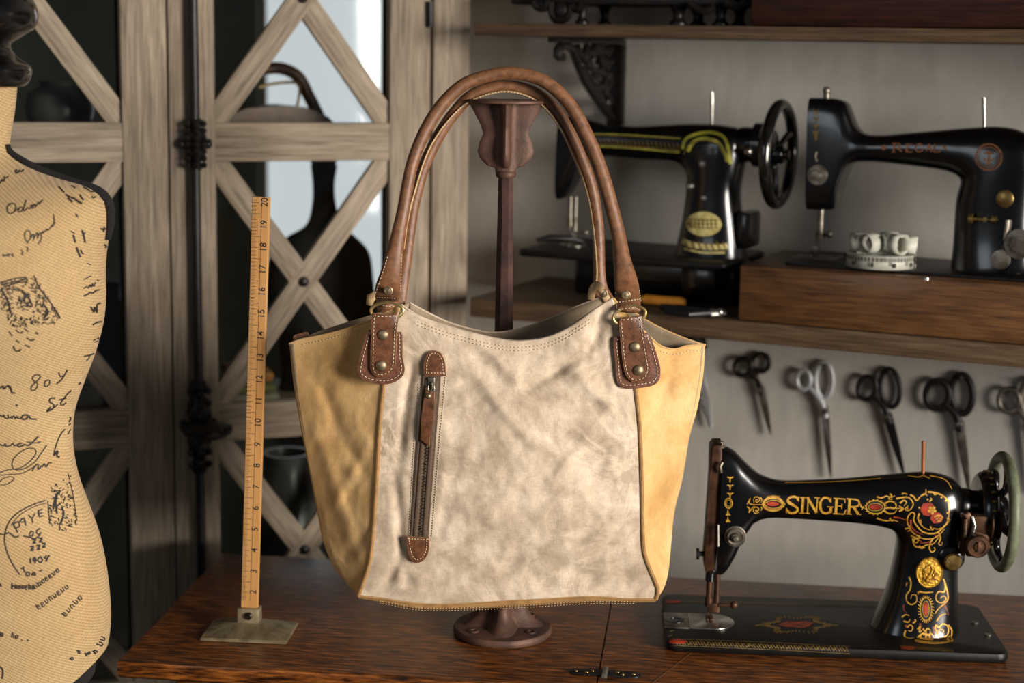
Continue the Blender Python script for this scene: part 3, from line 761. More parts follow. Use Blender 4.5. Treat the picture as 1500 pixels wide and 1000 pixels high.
    MB().tube([W2(x, y-.5, YF-.0002) for x, y in fb_], .0014, 8).build('piping', 'piping', t)
    # hemmed lips along the mouth
    hem = MB()
    hem.tube([W2(x, y, YF+.0006) for x, y in interp(FRONT_T, 60)], [(.0022, .0012)]*61, 8, up=(0,1,0))
    hem.build('front_hem', 'canvas', t)
    MB().tube([W2(x, y, YK) for x, y in interp(BT, 50)], [(.0022, .0012)]*51, 8, up=(0,1,0)).build('back_hem', 'canvas', t)
    for tb in (GT_L, GT_R):
        n = 30; c = interp(tb, n)
        MB().tube([W2(x, y, YF+(YO-YF)*((i/n)**1.15)+.0006) for i, (x, y) in enumerate(c)], [(.0018, .0011)]*(n+1), 8, up=(0,1,0)).build('gusset_hem', 'mustard', t)
    n = 24; c = interp([(884,434),(912,446),(942,466),(967,480),(997,493),(1019,501),(1033,505)], n)
    MB().tube([W2(x, y, YK+(YO-YK)*(i/n)**1.2) for i, (x, y) in enumerate(c)], [(.0018, .0011)]*(n+1), 8, up=(0,1,0)).build('gusset_hem', 'mustard', t)
    # stitching
    q = MB()
    def sew(tbl, n=60, off=.0005, mb=q, **k):
        P = [SF.at(x, y, off) for x, y in interp(tbl, n)]; P = [p for p in P if p is not None]
        if len(P) > 2: dashes(mb, P, **k)
    sew([(x, y+9) for x, y in FRONT_T][1:-1]); sew([(x, y+14) for x, y in FRONT_T][1:-1])
    sew([(x-1, y+8) for x, y in GT_L][1:-1]); sew([(x, y+8) for x, y in GT_R][4:])
    sew([(619,560),(612,650),(604,786)], step=.0030, ln=.0018); sew([(653,552),(645,640),(633,786)], step=.0030, ln=.0018)
    sew([(614,562),(607,650),(599,786)], step=.0030, ln=.0018)
    q.build('stitching', 'thread', t, sharp=0)
    q = MB()
    for dy, Y in ((4.5, YF+.0052), (7.5, YF+.006)):
        dashes(q, [W2(x, y+dy-6, Y-.004) for x, y in low[4:-4]], step=.0034, ln=.002)
    q.build('bottom_stitching', 'raw', t, sharp=0)
    # ---- leather pieces
    def hy(x, y):
        p, n = SF.hit(x, y)
        for dx, dy in ((4,0),(-4,0),(0,4),(8,4),(-8,4),(0,9)):
            if p is not None: break
            p, n = SF.hit(x+dx, y+dy)
        return fr.world(p).y if p is not None else YF
    def flat(name, out, par, Y=None, th=.0035, mat_='leather_dk', lift=.0006, rnd=True):
        if Y is None: Y = lambda x, y: hy(x, y)-lift
        pts = cr(out, 5, True) if rnd else out
        q = MB(); q.mi = 0
        P = [W2(x, y, Y(x, y)) for x, y in pts]
        q.prism(P, (0, -th, 0), .0007)
        o = q.build(name, (mat_, 'raw'), par)
        for p in o.data.polygons:
            if abs(p.normal.y) < .35: p.material_index = 1
        return o, (lambda x, y, Y=Y: Y(x, y)-th)
    def inset(out, d, closed=True):
        pts = cr(out, 5, True); A = sum((pts[i][0]*pts[(i+1) % len(pts)][1]-pts[(i+1) % len(pts)][0]*pts[i][1]) for i in range(len(pts)))
        sg = 1 if A > 0 else -1; r = []
        for i, p in enumerate(pts):
            a, b_ = pts[i-1], pts[(i+1) % len(pts)]; dx, dy = b_[0]-a[0], b_[1]-a[1]; l = math.hypot(dx, dy) or 1
            r.append((p[0]-dy/l*d*sg, p[1]+dx/l*d*sg))
        return r+[r[0]] if closed else r
    def stit(out, d, Y, par, step=.0042, ln=.0028):
        q = MB(); dashes(q, [W2(x, y, Y(x, y)-.0003) for x, y in inset(out, d)], step, ln, .0005); q.build('stitching', 'thread', par, sharp=0)
    def rivet(x, y, Y, rpx, par, flatr=False):
        c = W2(x, y, (Y(x, y) if callable(Y) else Y)+.0003); r = rpx*.00075; q = MB()
        pr = [(r*.95, -.0005), (r, .0006), (r*.93, .0016), (r*.62, .0027), (r*.25, .0033), (0, .0034)] if not flatr else [(r, -.0005), (r, .0012), (r*.8, .0018), (r*.75, .0012), (r*.4, .0014), (0, .002)]
        q.lathe(pr, c, (0,-1,0), 24); q.build('rivet', 'rivet', par)
    YRG = []
    SH_L = [(539,484),(544,484),(560,487),(582,486),(589,487),(590,505),(590,522),(593,540),(588,552),(572,561),(550,561),(532,555),(524,545),(527,524),(533,502)]
    ST_L = [(546,460),(555,460),(572,460),(583,461),(581,490),(580,520),(578,538),(569,549),(555,552),(544,543),(543,520),(544,490)]
    SH_R = [(899,495),(915,494),(935,490),(946,488),(951,489),(960,512),(967,540),(963,559),(946,566),(915,568),(904,558),(901,528)]
    ST_R = [(907,467),(914,465),(930,463),(940,463),(944,490),(949,520),(952,541),(946,555),(931,560),(918,552),(912,530),(909,500)]
    for SH, ST, RV, nm in ((SH_L, ST_L, ((561,490),(558.5,535)), 0), (SH_R, ST_R, ((930,508),(935,542)), 1)):
        ym = min(hy(x, y) for x, y in SH+ST[2:])-.0014
        sh, Y1 = flat('shield_patch', SH, t, Y=lambda x, y, ym=ym: ym, th=.0030, mat_='leather_shield'); stit(SH, 4.5, Y1, sh)
        st, Y2 = flat('handle_strap', ST, t, Y=Y1, th=.0036); stit(ST, 3.4, Y2, st)
        for r_ in RV: rivet(*r_, Y2, 8.2, st)
        YR = Y2(567 if nm == 0 else 924, 466)+.0030
        if nm == 0: ring = [(567+23.5*math.cos(a), 455+12*math.sin(a)) for a in [2*PI*k/36 for k in range(36)]]
        else: ring = [(922+24*math.cos(a)*.98+13*math.sin(a)*.0, 462+13.5*math.sin(a)-3.5*math.cos(a)) for a in [2*PI*k/36 for k in range(36)]]
        MB().tube([W2(x, y, YR-.0035*math.cos(4*PI*k/36)*0) for k, (x, y) in enumerate(ring)], .0019, 8, closed=True).build('metal_ring', 'brass_ring', t)
        YRG.append(YR)
    # ---- handles
    def handle(path, ytop, ybase, rads, name, zb=None):
        n = len(path); sm = cr([(p[0], p[1], p[2], r[0], r[1]) for p, r in zip(path, rads)], 9)
        pts = [W2(p[0], p[1], p[2]) for p in sm]; q = MB(); q.tube(pts, [(p[3], p[4]) for p in sm], 16, up=(0,1,0))
        o = q.build(name, 'leather', t, sharp=0); return o, sm
    y0 = YRG[0]-.0012
    def Yt(k, n, yb, yt): return yb+(yt-yb)*math.sin(PI*k/(n-1))**.8
    fpth = [(568,450),(568,440),(568,424),(573,398),(580,362),(590,311),(606,233),(634,172),(672,129),(711,112),(751,107),(795,118),(833,151),(862,203),(884,261),(904,336),(911,378),(917,412),(920,436),(921,454)]
    hw = [.0127,.0128,.0142,.0115,.0090,.0072,.0070,.0072,.0072,.0072,.0072,.0072,.0074,.0076,.0078,.0080,.0095,.0130,.0135,.0132]
    hd_ = [.0040,.0040,.0042,.006,.0075,.0072,.0070,.0072,.0072,.0072,.0072,.0072,.0074,.0076,.0076,.0078,.0075,.0048,.0042,.0040]
    fpath = [(p[0], p[1], Yt(k, 20, y0+(YRG[1]-YRG[0])*k/19, 1.884)) for k, p in enumerate(fpth)]
    ho, sm = handle(fpath, 0, 0, list(zip(hd_, hw)), 'front_handle')
    HS = Surf([ho], fr)
    q = MB()
    for tb in ([(552,436),(587,438)], [(551,447),(585,449)], [(550,430),(549,447)], [(586,428),(585,447)], [(903,443),(938,438)], [(905,453),(939,449)], [(902,428),(904,453)], [(936,424),(939,448)],
               [(550,430),(560,402),(569,372)], [(588,372),(587,400),(586,428)]):
        P = [HS.at(x, y, .0004) for x, y in interp(tb, 14)]; P = [p for p in P if p is not None]
        if len(P) > 2: dashes(q, P, .0036, .0024, .00045)
    q.build('stitching', 'thread', ho, sharp=0)
    rivet(569, 425.5, fr.world(HS.hit(569,430)[0]).y-.0002, 6.6, ho, True); rivet(917, 432, fr.world(HS.hit(917,437)[0]).y-.0002, 6.6, ho, True)
    bpth = [(893,452),(888,440),(880,424),(878,396),(876,335),(867,277),(848,223),(822,173),(787,138),(740,126),(694,138),(665,166),(641,202),(620,247),(606,300),(599,345),(592,395),(585,430),(580,452)]
    n = len(bpth); bpath = [(p[0], p[1], Yt(k, n, YK+.004, 1.905)) for k, p in enumerate(bpth)]
    bw_ = [.009,.0092,.0085,.0068]+[.0068]*11+[.0068,.0070,.0085,.009]; bd_ = [.002,.0022,.0035,.006]+[.0068]*11+[.006,.006,.0035,.002]
    hb, smb = handle(bpath, 0, 0, list(zip(bd_, bw_)), 'back_handle')
    # raw seam edge on the inner side of both handles
    def edge(tb, path, par, _=0, dy=-.004):
        c = interp(tb, 60); P = []
        for x, y in c:
            k = min(range(len(path)), key=lambda i: (path[i][0]-x)**2+(path[i][1]-y)**2); P.append(W2(x, y, path[k][2]+dy))
        q = MB(); q.tube(P, [(.0026, .0013)]*61, 8, up=(0,1,0)); q.build('raw_edge', 'raw', par, sharp=0)
        q = MB(); dashes(q, [p+V((0,-.003,0)) for p in P], .0036, .0022, .0005); q.build('stitching', 'thread', par, sharp=0)
    edge([(870,428),(874,400),(870,345),(860,284),(839,226),(814,177),(781,145),(738,134),(690,147),(660,172),(635,206),(621,236),(608,278),(597,322),(591,365)], smb, hb, 0, -.0065)
    # back tab folded over at the right, little end of the back tab at the left
    q = MB(); tb = cr([(890,441,YK-.004),(876,418,YK-.007),(868,424,YK-.008),(866,438,YK-.005)], 8); q.tube([W2(*p) for p in tb], [(.0022, .0045)]*len(tb), 10, up=(0,1,0)); q.build('back_tab', 'raw', hb, sharp=0)
    rivet(884, 429, YK-.0065, 6.5, hb, True)
    q = MB(); q.tube([W2(541,446,YK-.01), W2(543,436,YK-.012), W2(552,430,YK-.012)], [(.003,.004),(.003,.0055),(.003,.004)], 10, up=(0,1,0)); q.build('back_tab', 'raw', hb, sharp=0)
    # snap tab at the far left of the mouth
    o, _ = flat('snap_tab', [(430,492),(440,488),(450,486),(453,492),(452,499),(434,503)], t, Y=lambda x, y: YO+.004, th=.003, mat_='leather_shield')
    # ---- zip pocket
    zl = [(621,547),(645,547),(641,640),(630,788),(606,788),(613,660)]
    zx = lambda y: 632.5-18*(y-556)/232
    YZ = lambda x, y: hy(zx(y), y)-.0004
    Yz = lambda x, y: YZ(x, y)-.001
    q = MB(); q.rings([[W2(zx(y)-13+dx, y, YZ(0, y)) for dx in (0,)]+[W2(zx(y)+13, y, YZ(0, y)), W2(zx(y)+13, y, Yz(0, y)), W2(zx(y)-13, y, Yz(0, y))] for y in [547+241*k/30 for k in range(31)]])
    zp = q.build('zipper', 'tape_zip', t)
    q = MB(); zc = lambda f: (632.5+(614.5-632.5)*f, 556+(788-556)*f)
    for k in range(96):
        x, y = zc(k/95); c = W2(x, y, Yz(x, y)-.0004); q.box((c.x+(.0006 if k % 2 else -.0006), c.y, c.z), (.0022, .0014, .0012), .0002)
    q.build('zipper_teeth', 'zip', zp)
    for s_, w_ in ((-1, 6.5), (1, 6.5)):
        q = MB(); q.tube([W2(zc(f)[0]+s_*w_, zc(f)[1], Yz(0, zc(f)[1])-.0003) for f in [k/20 for k in range(21)]], [(.0012, .0026)]*21, 8, up=(0,1,0)); q.build('zipper_tape', 'tape_zip', zp, sharp=0)
    q = MB(); c = W2(632, 560, Yz(632, 560)-.002); q.box(c, (.008, .003, .012), .001); q.box(c+V((.001,-.0025,-.003)), (.003, .003, .008), .0012)
    q.tube([c+V((-.003,-.003,-.003)), c+V((-.0035,-.004,-.008)), c+V((0,-.0045,-.0095)), c+V((.0035,-.004,-.008)), c+V((.003,-.003,-.003))], .0009, 8)
    q.build('zip_slider', 'steel_dull', zp)
    PL = [(624,571),(631,571),(637,573),(637,590),(635,615),(631,635),(629,653),(616,643),(617,615),(620,590)]
    pl, Yp = flat('zip_pull', PL, t, Y=lambda x, y: Yz(x, y)-.0025, th=.003, rnd=False); rivet(628, 579.5, Yp, 4.2, pl)
    for T_ in ([(621,549),(626,550),(637,550),(648,550),(653,550),(653,544),(652,530),(647,518),(641,514),(636,513),(631,514),(626,518),(621,531),(621,544)], [(595,785),(600,785),(612,785),(624,786),(629,786),(629,792),(628,806),(622,818),(616,822),(611,823),(606,822),(600,815),(597,803),(595,791)]):
        lt, Yl = flat('end_patch', T_, t, Y=lambda x, y: YZ(x, y)-.001, th=.0030); stit(T_, 4, Yl, lt, .0032, .002)
    return t
bag()
# ================================================================== dress form
def dress_form():
    cxp = -55.0; YD = 1.72
    c0 = ony(cxp, 600, YD)
    zb = ony(0, 975, YD).z
    fr = Fr((c0.x, YD, 0), 0)
    t = thing('dress_form', 'burlap dress form torso printed with black script and postmarks', 'dress form', fr)
    # right silhouette px at heights
    sil = [(22,118),(20,150),(15,185),(11,208),(14,222),(28,234),(58,249),(95,262),(128,272),(147,284),(157,300),(158,330),(155,352),(151,380),(150,410),(151,440),(147,478),(136,520),(121,560),(107,600),(103,630),(104,665),(112,705),(128,750),(143,795),(153,845),(158,895),(158,925),(155,948)]
    sm = interp(sil, 70); q = MB(); R = []
    N = 72
    for i, (x, y) in enumerate(sm):
        p = fr.px(x, y); w_ = p.x; z = p.z
        d = w_*.70 if w_ < .11 else .077+(w_-.11)*.75
        sh = 0
        zz = fr.px(x, 275).z
        if 240 < y < 300: d = min(d, .052+.03*(y-240)/60) if y < 300 else d
        if y < 240: d = min(d, w_*.92)
        bust = math.exp(-((y-400)/70)**2)*.018
        r = []
        for k in range(N):
            a = 2*PI*k/N; X = w_*math.copysign(abs(math.cos(a))**.93, math.cos(a)); Yd = d*math.sin(a)
            if math.sin(a) < 0: Yd -= bust*abs(math.sin(a))**1.5
            r.append(V((X, Yd+.004, z)))
        R.append(r)
    # smooth the depth between rings
    for _ in range(4):
        for i in range(1, len(R)-1):
            for k in range(N): R[i][k].y = (R[i-1][k].y+R[i][k].y*2+R[i+1][k].y)/4
    # the hem at the bottom curves lower in front
    base = R[-1]; extra = []
    for f_ in (.35, .7, 1.0):
        r = []
        for k in range(N):
            a = 2*PI*k/N; dz = .052*(1-abs(math.cos(a))**2.2)*f_
            r.append(V((base[k].x*(1-.01*f_), base[k].y*(1-.01*f_), base[k].z-dz*(1 if math.sin(a) < 0 else .8)-.004*f_)))
        extra.append(r)
    q.rings(R+extra); body = q.build('torso', 'burlap', t, sharp=60)
    q = MB(); r2 = [V((p.x*.93, p.y*.93, p.z-.001)) for p in extra[-1]]; r3 = [V((p.x*.9, p.y*.9, p.z-.03)) for p in extra[-1]]
    q.rings([r2, r3]); q.build('underside', 'velvet', t)
    # black trim on the shoulder and armhole
    q = MB(); tr_ = [(11,214,-.002),(16,224,-.004),(34,236,-.006),(60,249,-.006),(95,262,-.004),(128,273,-.002),(148,284,0),(159,301,0),(161,327,0),(157,352,0)]
    P = []
    for x, y, d in cr(tr_, 6): P.append(fr.px(x-.5, y-1, d))
    nP = len(P); q.tube(P, [.0034+.0026*max(0, math.sin(PI*max(0, (k/nP-.5)/.5))) for k in range(nP)], 10)
    q.build('piping_trim', 'velvet', t, sharp=0)
    # neck cap and finial
    p = fr.px(22, 122); nw = p.x; z = p.z
    q = MB()
    def hz(y): return fr.px(20, y).z-z
    pr = [(nw*1.0, hz(128)), (nw*1.10, hz(126)), (nw*1.18, hz(116)), (nw*1.19, hz(98)), (nw*1.02, hz(86)), (nw*.95, hz(78)), (nw*.9, hz(66)), (nw*1.05, hz(56)), (nw*1.27, hz(40)), (nw*1.32, hz(18)), (nw*1.2, hz(-6)), (nw*.8, hz(-26)), (nw*.4, hz(-40)), (0, hz(-44))]
    sp = cr(pr, 4); q.lathe([(a, b_) for a, b_ in sp], (0, .004, z), n=48); q.build('neck_finial', 'japan', t)
    # pole and tripod foot below
    q = MB(); q.cyl((0, 0, .03), (0, 0, extra[-1][0].z-.03), .016); q.build('pole', 'japan', t)
    q = MB(); q.lathe([(.14, .001), (.14, .012), (.12, .02), (.03, .035), (.022, .06), (.016, .08)], (0,0,0), n=40); q.build('base', 'japan', t)
    # ---- prints
    SF = Surf([body], fr); z4 = lambda ox, oy, s, L: [((ox+x/s), (oy+y/s)) for x, y in L]
    A = lambda L: z4(0, 220, 3.847, L)      # crop 1 coordinates
    B = lambda L: z4(0, 480, 3.847, L)
    C_ = lambda L: z4(0, 690, 3.224, L)
    S = []
    def a_(L, w=2.0): S.append((A(L), w))
    def b2(L, w=2.0): S.append((B(L), w))
    def c2(L, w=2.2): S.append((C_(L), w))
    # "Odesse"
    a_([(60,300),(42,320),(45,350),(65,358),(85,340),(90,312),(75,300),(58,308)]); a_([(80,350),(95,335),(112,330)]); a_([(132,325),(115,322),(103,335),(108,350),(122,345),(134,322)]); a_([(148,282),(138,315),(132,345),(145,338)]); a_([(145,338),(156,322),(162,332),(172,326)]); a_([(172,326),(180,308),(186,326),(176,330)]); a_([(186,322),(194,302),(201,320),(192,325)]); a_([(203,318),(212,302),(222,292)],1.8); a_([(212,300),(220,306),(242,280)],1.8)
    # "Miguel"-like signature
    a_([(160,525),(142,500),(140,465),(158,452),(172,468),(170,500)]); a_([(150,520),(170,500),(182,478),(190,470),(188,510)]); a_([(188,500),(205,470),(212,462),(210,498)]); a_([(210,495),(228,462),(232,500),(214,528)]); a_([(232,470),(245,452),(238,470),(258,450)]); a_([(258,452),(268,440),(262,455),(282,440),(288,424)]); a_([(300,362),(304,390),(300,425),(288,432),(312,405)])
    a_([(15,585),(22,600),(28,585),(36,598),(44,582)],2.4); a_([(48,598),(52,588),(60,584)],2.2); a_([(66,590),(74,580),(68,598),(80,594)],2.2); a_([(118,560),(128,572),(120,585),(132,588)],2); a_([(145,545),(158,548),(152,572)],2.2)
    a_([(0,190),(14,165),(18,180),(28,160)],2.4); a_([(20,150),(34,158),(48,146)],2.2); a_([(82,122),(96,112),(88,132),(104,128),(108,112),(118,124),(134,110)],2.6)
    a_([(330,205),(345,220),(362,240)],2.8); a_([(370,250),(392,264),(415,272),(440,290),(462,302)],4.6); a_([(405,200),(418,208),(424,216)],2.4); a_([(450,250),(458,268),(470,282)],3); a_([(380,270),(398,284),(408,294)],3.4)
    a_([(470,210),(490,218),(505,228)],2.4); a_([(505,230),(520,236),(540,232)],2.2); a_([(515,262),(528,270),(538,262)],3); a_([(425,358),(432,370),(440,376)],2.4)
    a_([(398,456),(410,462),(420,470)],2.4); a_([(412,475),(418,500),(424,520)],4); a_([(430,545),(438,570),(452,602)],4.6); a_([(452,560),(462,580),(470,584)],3); a_([(460,450),(470,480),(478,520)],4); a_([(462,478),(472,470),(480,462)],2.4)
    a_([(565,440),(582,448),(596,440)],3.4); a_([(585,430),(582,460)],2.4); a_([(585,530),(600,540),(590,548)],3.4); a_([(490,635),(510,645)],1.8)
    a_([(470,730),(500,712),(515,708)],1.8); a_([(468,780),(490,765),(496,778),(506,755),(512,775),(520,748),(526,770),(536,742)],2); a_([(470,820),(492,812),(508,800),(520,806),(540,790),(560,786)],3); a_([(545,730),(556,736)],2.2); a_([(510,880),(528,915),(530,880),(545,915),(545,870),(566,860)],3); a_([(520,985),(545,970),(575,965)],2.6)
    # postage stamp
    def patch(L, n, lo, hi, seed, hole=None):
        rnd = random.Random(seed); P = A(L) if seed < 50 else C_(L)
        xs = [p[0] for p in P]; ys = [p[1] for p in P]; c = 0; m_ = 0
        def inside(x, y):
            r = False
            for i in range(len(P)):
                x1, y1 = P[i-1]; x2, y2 = P[i]
                if (y1 > y) != (y2 > y) and x < (x2-x1)*(y-y1)/(y2-y1)+x1: r = not r
            return r
        while c < n and m_ < n*8:
            m_ += 1; x = rnd.uniform(min(xs), max(xs)); y = rnd.uniform(min(ys), max(ys))
            if not inside(x, y): continue
            if hole and hole(x, y): continue
            a = rnd.choice((.35, 1.9, rnd.uniform(0, PI))); l = rnd.uniform(lo, hi); S.append(([(x-l*math.cos(a), y-l*math.sin(a)), (x, y+rnd.uniform(-1, 1)), (x+l*math.cos(a), y+l*math.sin(a))], rnd.uniform(1.1, 2.2))); c += 1
    ring = lambda x, y: .55 < ((x-35)/15)**2+((y-442)/20)**2 < 1.25
    patch([(0,745),(190,705),(345,945),(300,975),(130,998),(60,985),(0,880)], 300, 1.2, 3.2, 1, ring)
    a_([(0,748),(60,728),(140,715),(150,740),(100,745),(20,770)],2.6); a_([(5,760),(70,742),(140,728)],2.4); a_([(190,705),(225,780),(285,860),(340,945)],2.6); a_([(5,780),(45,850),(60,920)],4); a_([(100,790),(125,790),(140,830),(120,850),(105,830)],4.5); a_([(125,800),(160,830),(180,880),(150,870)],4.5); a_([(240,860),(270,910),(250,940)],3.5)
    b2([(50,20),(70,45)],2.4); b2([(90,10),(110,28),(130,20)],2.6); b2([(135,0),(160,22)],2.4); b2([(150,55),(175,70),(195,62)],3); b2([(90,70),(110,82)],2.4); b2([(140,95),(168,108)],2.4); b2([(75,100),(85,125),(105,130),(120,118)],3); b2([(200,25),(215,35)],3)
    b2([(525,72),(545,60),(575,45)],1.6); b2([(530,80),(556,72)],1.5); b2([(555,58),(562,76)],1.5); b2([(470,160),(495,155),(520,148),(545,135)],2.4); b2([(485,185),(500,170),(505,150)],1.6); b2([(440,318),(455,308)],2.6)
    # "is 807"
    b2([(0,340),(18,325),(22,345),(42,325),(60,335),(66,362),(86,366)],3.2); b2([(48,330),(64,350)],2.6)
    b2([(228,270),(205,262),(182,280),(192,300),(212,315),(200,345),(178,352),(176,332),(200,305),(222,285),(228,270)],2.3); b2([(275,292),(255,300),(250,325),(262,330),(280,310),(276,292)],2.3); b2([(330,250),(340,275),(355,268)],2.2); b2([(378,235),(350,285),(318,315)],2.6)
    b2([(90,430),(98,440)],3)
    # "ina St"
    b2([(0,490),(14,500),(20,488),(28,505),(45,510)],3); b2([(45,488),(50,508),(66,498)],2.6); b2([(66,512),(78,492),(86,512),(98,496),(104,512),(118,505)],2.6); b2([(160,492),(135,490),(120,505),(140,515),(165,495),(170,510),(205,514)],3.2)
    b2([(310,395),(285,395),(278,415),(300,430),(300,450),(278,465),(262,470),(285,445)],2.8); b2([(262,472),(300,450),(325,430)],2.2); b2([(400,352),(372,380),(340,425),(352,435),(372,420)],2.4); b2([(330,405),(352,400),(372,395)],2.2)
    b2([(390,500),(398,510),(388,530)],2.6); b2([(385,545),(398,540)],2)
    # "ural"
    b2([(0,655),(20,665),(28,650),(38,668),(60,660)],2.6); b2([(60,662),(75,648),(80,666),(95,655)],2.4); b2([(125,650),(105,652),(100,668),(122,665),(140,655)],3); b2([(140,655),(160,662),(205,622),(215,610)],2.8); b2([(150,640),(195,648),(230,640)],2.2)
    # flourish "Lark"
    b2([(262,660),(235,700),(190,760),(130,795),(80,795),(68,760),(95,715),(150,680),(195,682),(200,710),(165,755),(110,790),(40,800),(0,815)],1.9); b2([(0,885),(40,880),(80,850),(60,838),(20,848),(0,868)],1.7); b2([(0,830),(60,825),(120,820),(180,790),(215,765)],1.8); b2([(180,805),(200,775),(215,770),(212,800),(235,775)],2.4); b2([(235,785),(250,765),(258,785),(275,760),(290,762)],2.6); b2([(365,570),(340,600),(315,660),(300,720)],2.2); b2([(300,720),(325,690),(318,720),(335,728)],3.4); b2([(398,570),(380,600)],1.8)
    # postmark
    c2([(212,138),(150,160),(85,195),(40,245),(22,310),(30,370),(55,430),(95,490)],2.4); c2([(218,150),(160,168),(95,205),(52,255)],1.4); c2([(225,140),(235,250)],1.8)
    c2([(62,250),(85,290)],2.6); c2([(62,250),(85,238),(92,258),(74,270)],2.6); c2([(92,240),(112,220),(122,258)],2.6); c2([(100,242),(120,236)],2); c2([(135,205),(150,222),(165,198)],2.4); c2([(150,222),(155,245)],2.4); c2([(180,185),(185,215)],2.8); c2([(180,185),(200,180)],2.4); c2([(184,200),(200,196)],2.2); c2([(186,216),(206,210)],2.2)
    c2([(0,295),(20,300),(40,290),(70,310),(90,305)],2.6); c2([(110,305),(140,312),(165,318),(190,300)],2.6); c2([(148,282),(138,300),(150,308),(158,290),(148,282)],2.4); c2([(190,270),(172,282),(180,298),(195,290)],2.6)
    for k, (x, y) in enumerate(((160,330),(190,325),(150,365),(180,360),(205,350))): c2([(x-8,y-8),(x+10,y-10),(x-6,y+10),(x+10,y+6)],3)
    c2([(142,410),(145,435)],3); c2([(165,405),(155,418),(170,425),(165,405),(166,436)],2.6); c2([(190,402),(178,418),(190,432),(200,418),(190,402)],2.6); c2([(220,398),(208,410),(222,414),(215,428),(232,395)],3)
    c2([(98,460),(115,452)],2.6); c2([(108,455),(118,478)],2.6); c2([(130,475),(120,488),(135,495),(140,480),(130,475)],2.8); c2([(150,492),(160,475),(168,492),(150,485)],2.8); c2([(185,472),(200,466)],2.4)
    patch([(230,70),(335,20),(365,240),(300,290),(225,270)], 110, 1.0, 3.0, 60)
    c2([(270,100),(262,150),(268,200)],6); c2([(290,170),(300,200),(285,250)],6); c2([(250,180),(262,120),(285,90)],4); c2([(320,10),(345,120),(362,235)],1.3)
    # "redingote", "Monsieur", "Idaho"
    def word(p0, p1, h_, n, wd, seed):
        rnd = random.Random(seed); P0 = C_([p0])[0]; P1 = C_([p1])[0]; dx, dy = P1[0]-P0[0], P1[1]-P0[1]; l = math.hypot(dx, dy); ux, uy = dx/l, dy/l
        for k in range(n):
            s_ = l*k/n; w_ = l/n; Q = lambda a, b_: (P0[0]+ux*(s_+a*w_)+uy*b_, P0[1]+uy*(s_+a*w_)-ux*b_)
            tall = h_*(1.35 if k == 0 or rnd.random() < .15 else .95)
            S.append(([Q(.2, 0), Q(.2, tall)], wd))
            S.append((rnd.choice(([Q(.2, h_*.9), Q(.65, h_), Q(.7, h_*.5), Q(.68, 0)], [Q(.25, h_*.5), Q(.7, h_*.55), Q(.6, h_), Q(.2, h_*.7), Q(.3, 0), Q(.75, h_*.1)], [Q(.7, h_), Q(.3, h_*.8), Q(.3, h_*.2), Q(.7, 0), Q(.8, h_)], [Q(.3, h_*.1), Q(.5, 0), Q(.7, h_*.3), Q(.7, h_)])), wd*.85))
    word((52,555),(165,560),6.5,7,2.5,1); word((165,558),(285,470),5.5,7,2.4,2); word((180,655),(330,548),6.5,8,2.2,3); word((305,690),(392,595),6,5,2.2,4)
    word((0,780),(18,780),5,1,2.6,5); word((50,782),(85,792),5.5,2,2.4,6); c2([(100,795),(106,800)],2.4); c2([(128,795),(136,800)],2.4); c2([(0,530),(6,545)],4)
    word((340,895),(350,880),4,1,2.6,7); word((368,862),(385,855),4.5,1,2.6,8); word((405,872),(430,860),4,2,2.6,9); word((448,865),(465,850),5,1,3,10); word((480,830),(500,780),7,2,2.6,11); c2([(0,920),(14,940),(10,980)],3)
    S = [(a, min(w[0], 3.6)*.78) for a, *w in S]
    q = strokes(SF, S, off=.0005, step=2.2)
    q.build('script_print', 'ink', t, sharp=0)
dress_form()
# ================================================================== sewing machines
def body_loft(fr, rings, n=36, sub=6, dy=0):
    data = cr([(*A, *B, hd, e) for A, B, hd, e in rings], sub); R = []
    for ax, ay, bx_, by, hd, e in data:
        A = fr.px(ax, ay, dy); B = fr.px(bx_, by, dy); c = (A+B)/2; h = (A-B)/2; r = []
        for k in range(n):
            a, b_ = superell(1, hd, e, k, n); r.append(c+h*a+V((0, b_, 0)))
        R.append(r)
    return R
def rrect(x0, x1, y0, y1, r, z, n=6):
    P = []
    for cx, cy, a0 in ((x1-r, y1-r, 0), (x0+r, y1-r, PI/2), (x0+r, y0+r, PI), (x1-r, y0+r, 1.5*PI)):
        for k in range(n+1): a = a0+PI/2*k/n; P.append(V((cx+r*math.cos(a), cy+r*math.sin(a), z)))
    return P
def slab(x0, x1, y0, y1, r, z0, z1, b=.002):
    q = MB(); q.rings([rrect(x0+i, x1-i, y0+i, y1-i, r, z) for i, z in ((b*.6, z0), (0, z0+b), (0, z1-b), (b*.3, z1-b*.3), (b, z1))])
    return q
def handwheel(t, c, R, r, mrim, mspoke, hub, name='handwheel', nsp=5, curv=.5, rx=1.0):
    c = V(c); q = MB(); q.tube([c+V((0, R*math.cos(a), R*math.sin(a))) for a in [2*PI*k/64 for k in range(64)]], [(r*rx, r)]*64, 14, closed=True, up=(1,0,0))
    w = q.build(name, mrim, t, sharp=0)
    for k in range(nsp):
        a0 = 2*PI*k/nsp+.4; q = MB(); P = []
        for j in range(9):
            f = j/8; a = a0+curv*math.sin(PI*f)*.6; P.append(c+V((-.006*(1-f), (hub+(R-hub)*f)*math.cos(a), (hub+(R-hub)*f)*math.sin(a))))
        q.tube(P, [(.0045, .0075-.003*math.sin(PI*j/8)) for j in range(9)], 10, up=(1,0,0)); q.build('spoke', mspoke, w, sharp=0)
    q = MB(); q.lathe([(hub*.9, -.014), (hub*1.05, -.010), (hub*1.05, .004), (hub*.8, .008), (hub*.55, .009), (hub*.5, .014), (.0, .015)], c, (1,0,0), 28); q.build('wheel_hub', 'steel' if mspoke != 'japan' else 'japan', w)
    return w
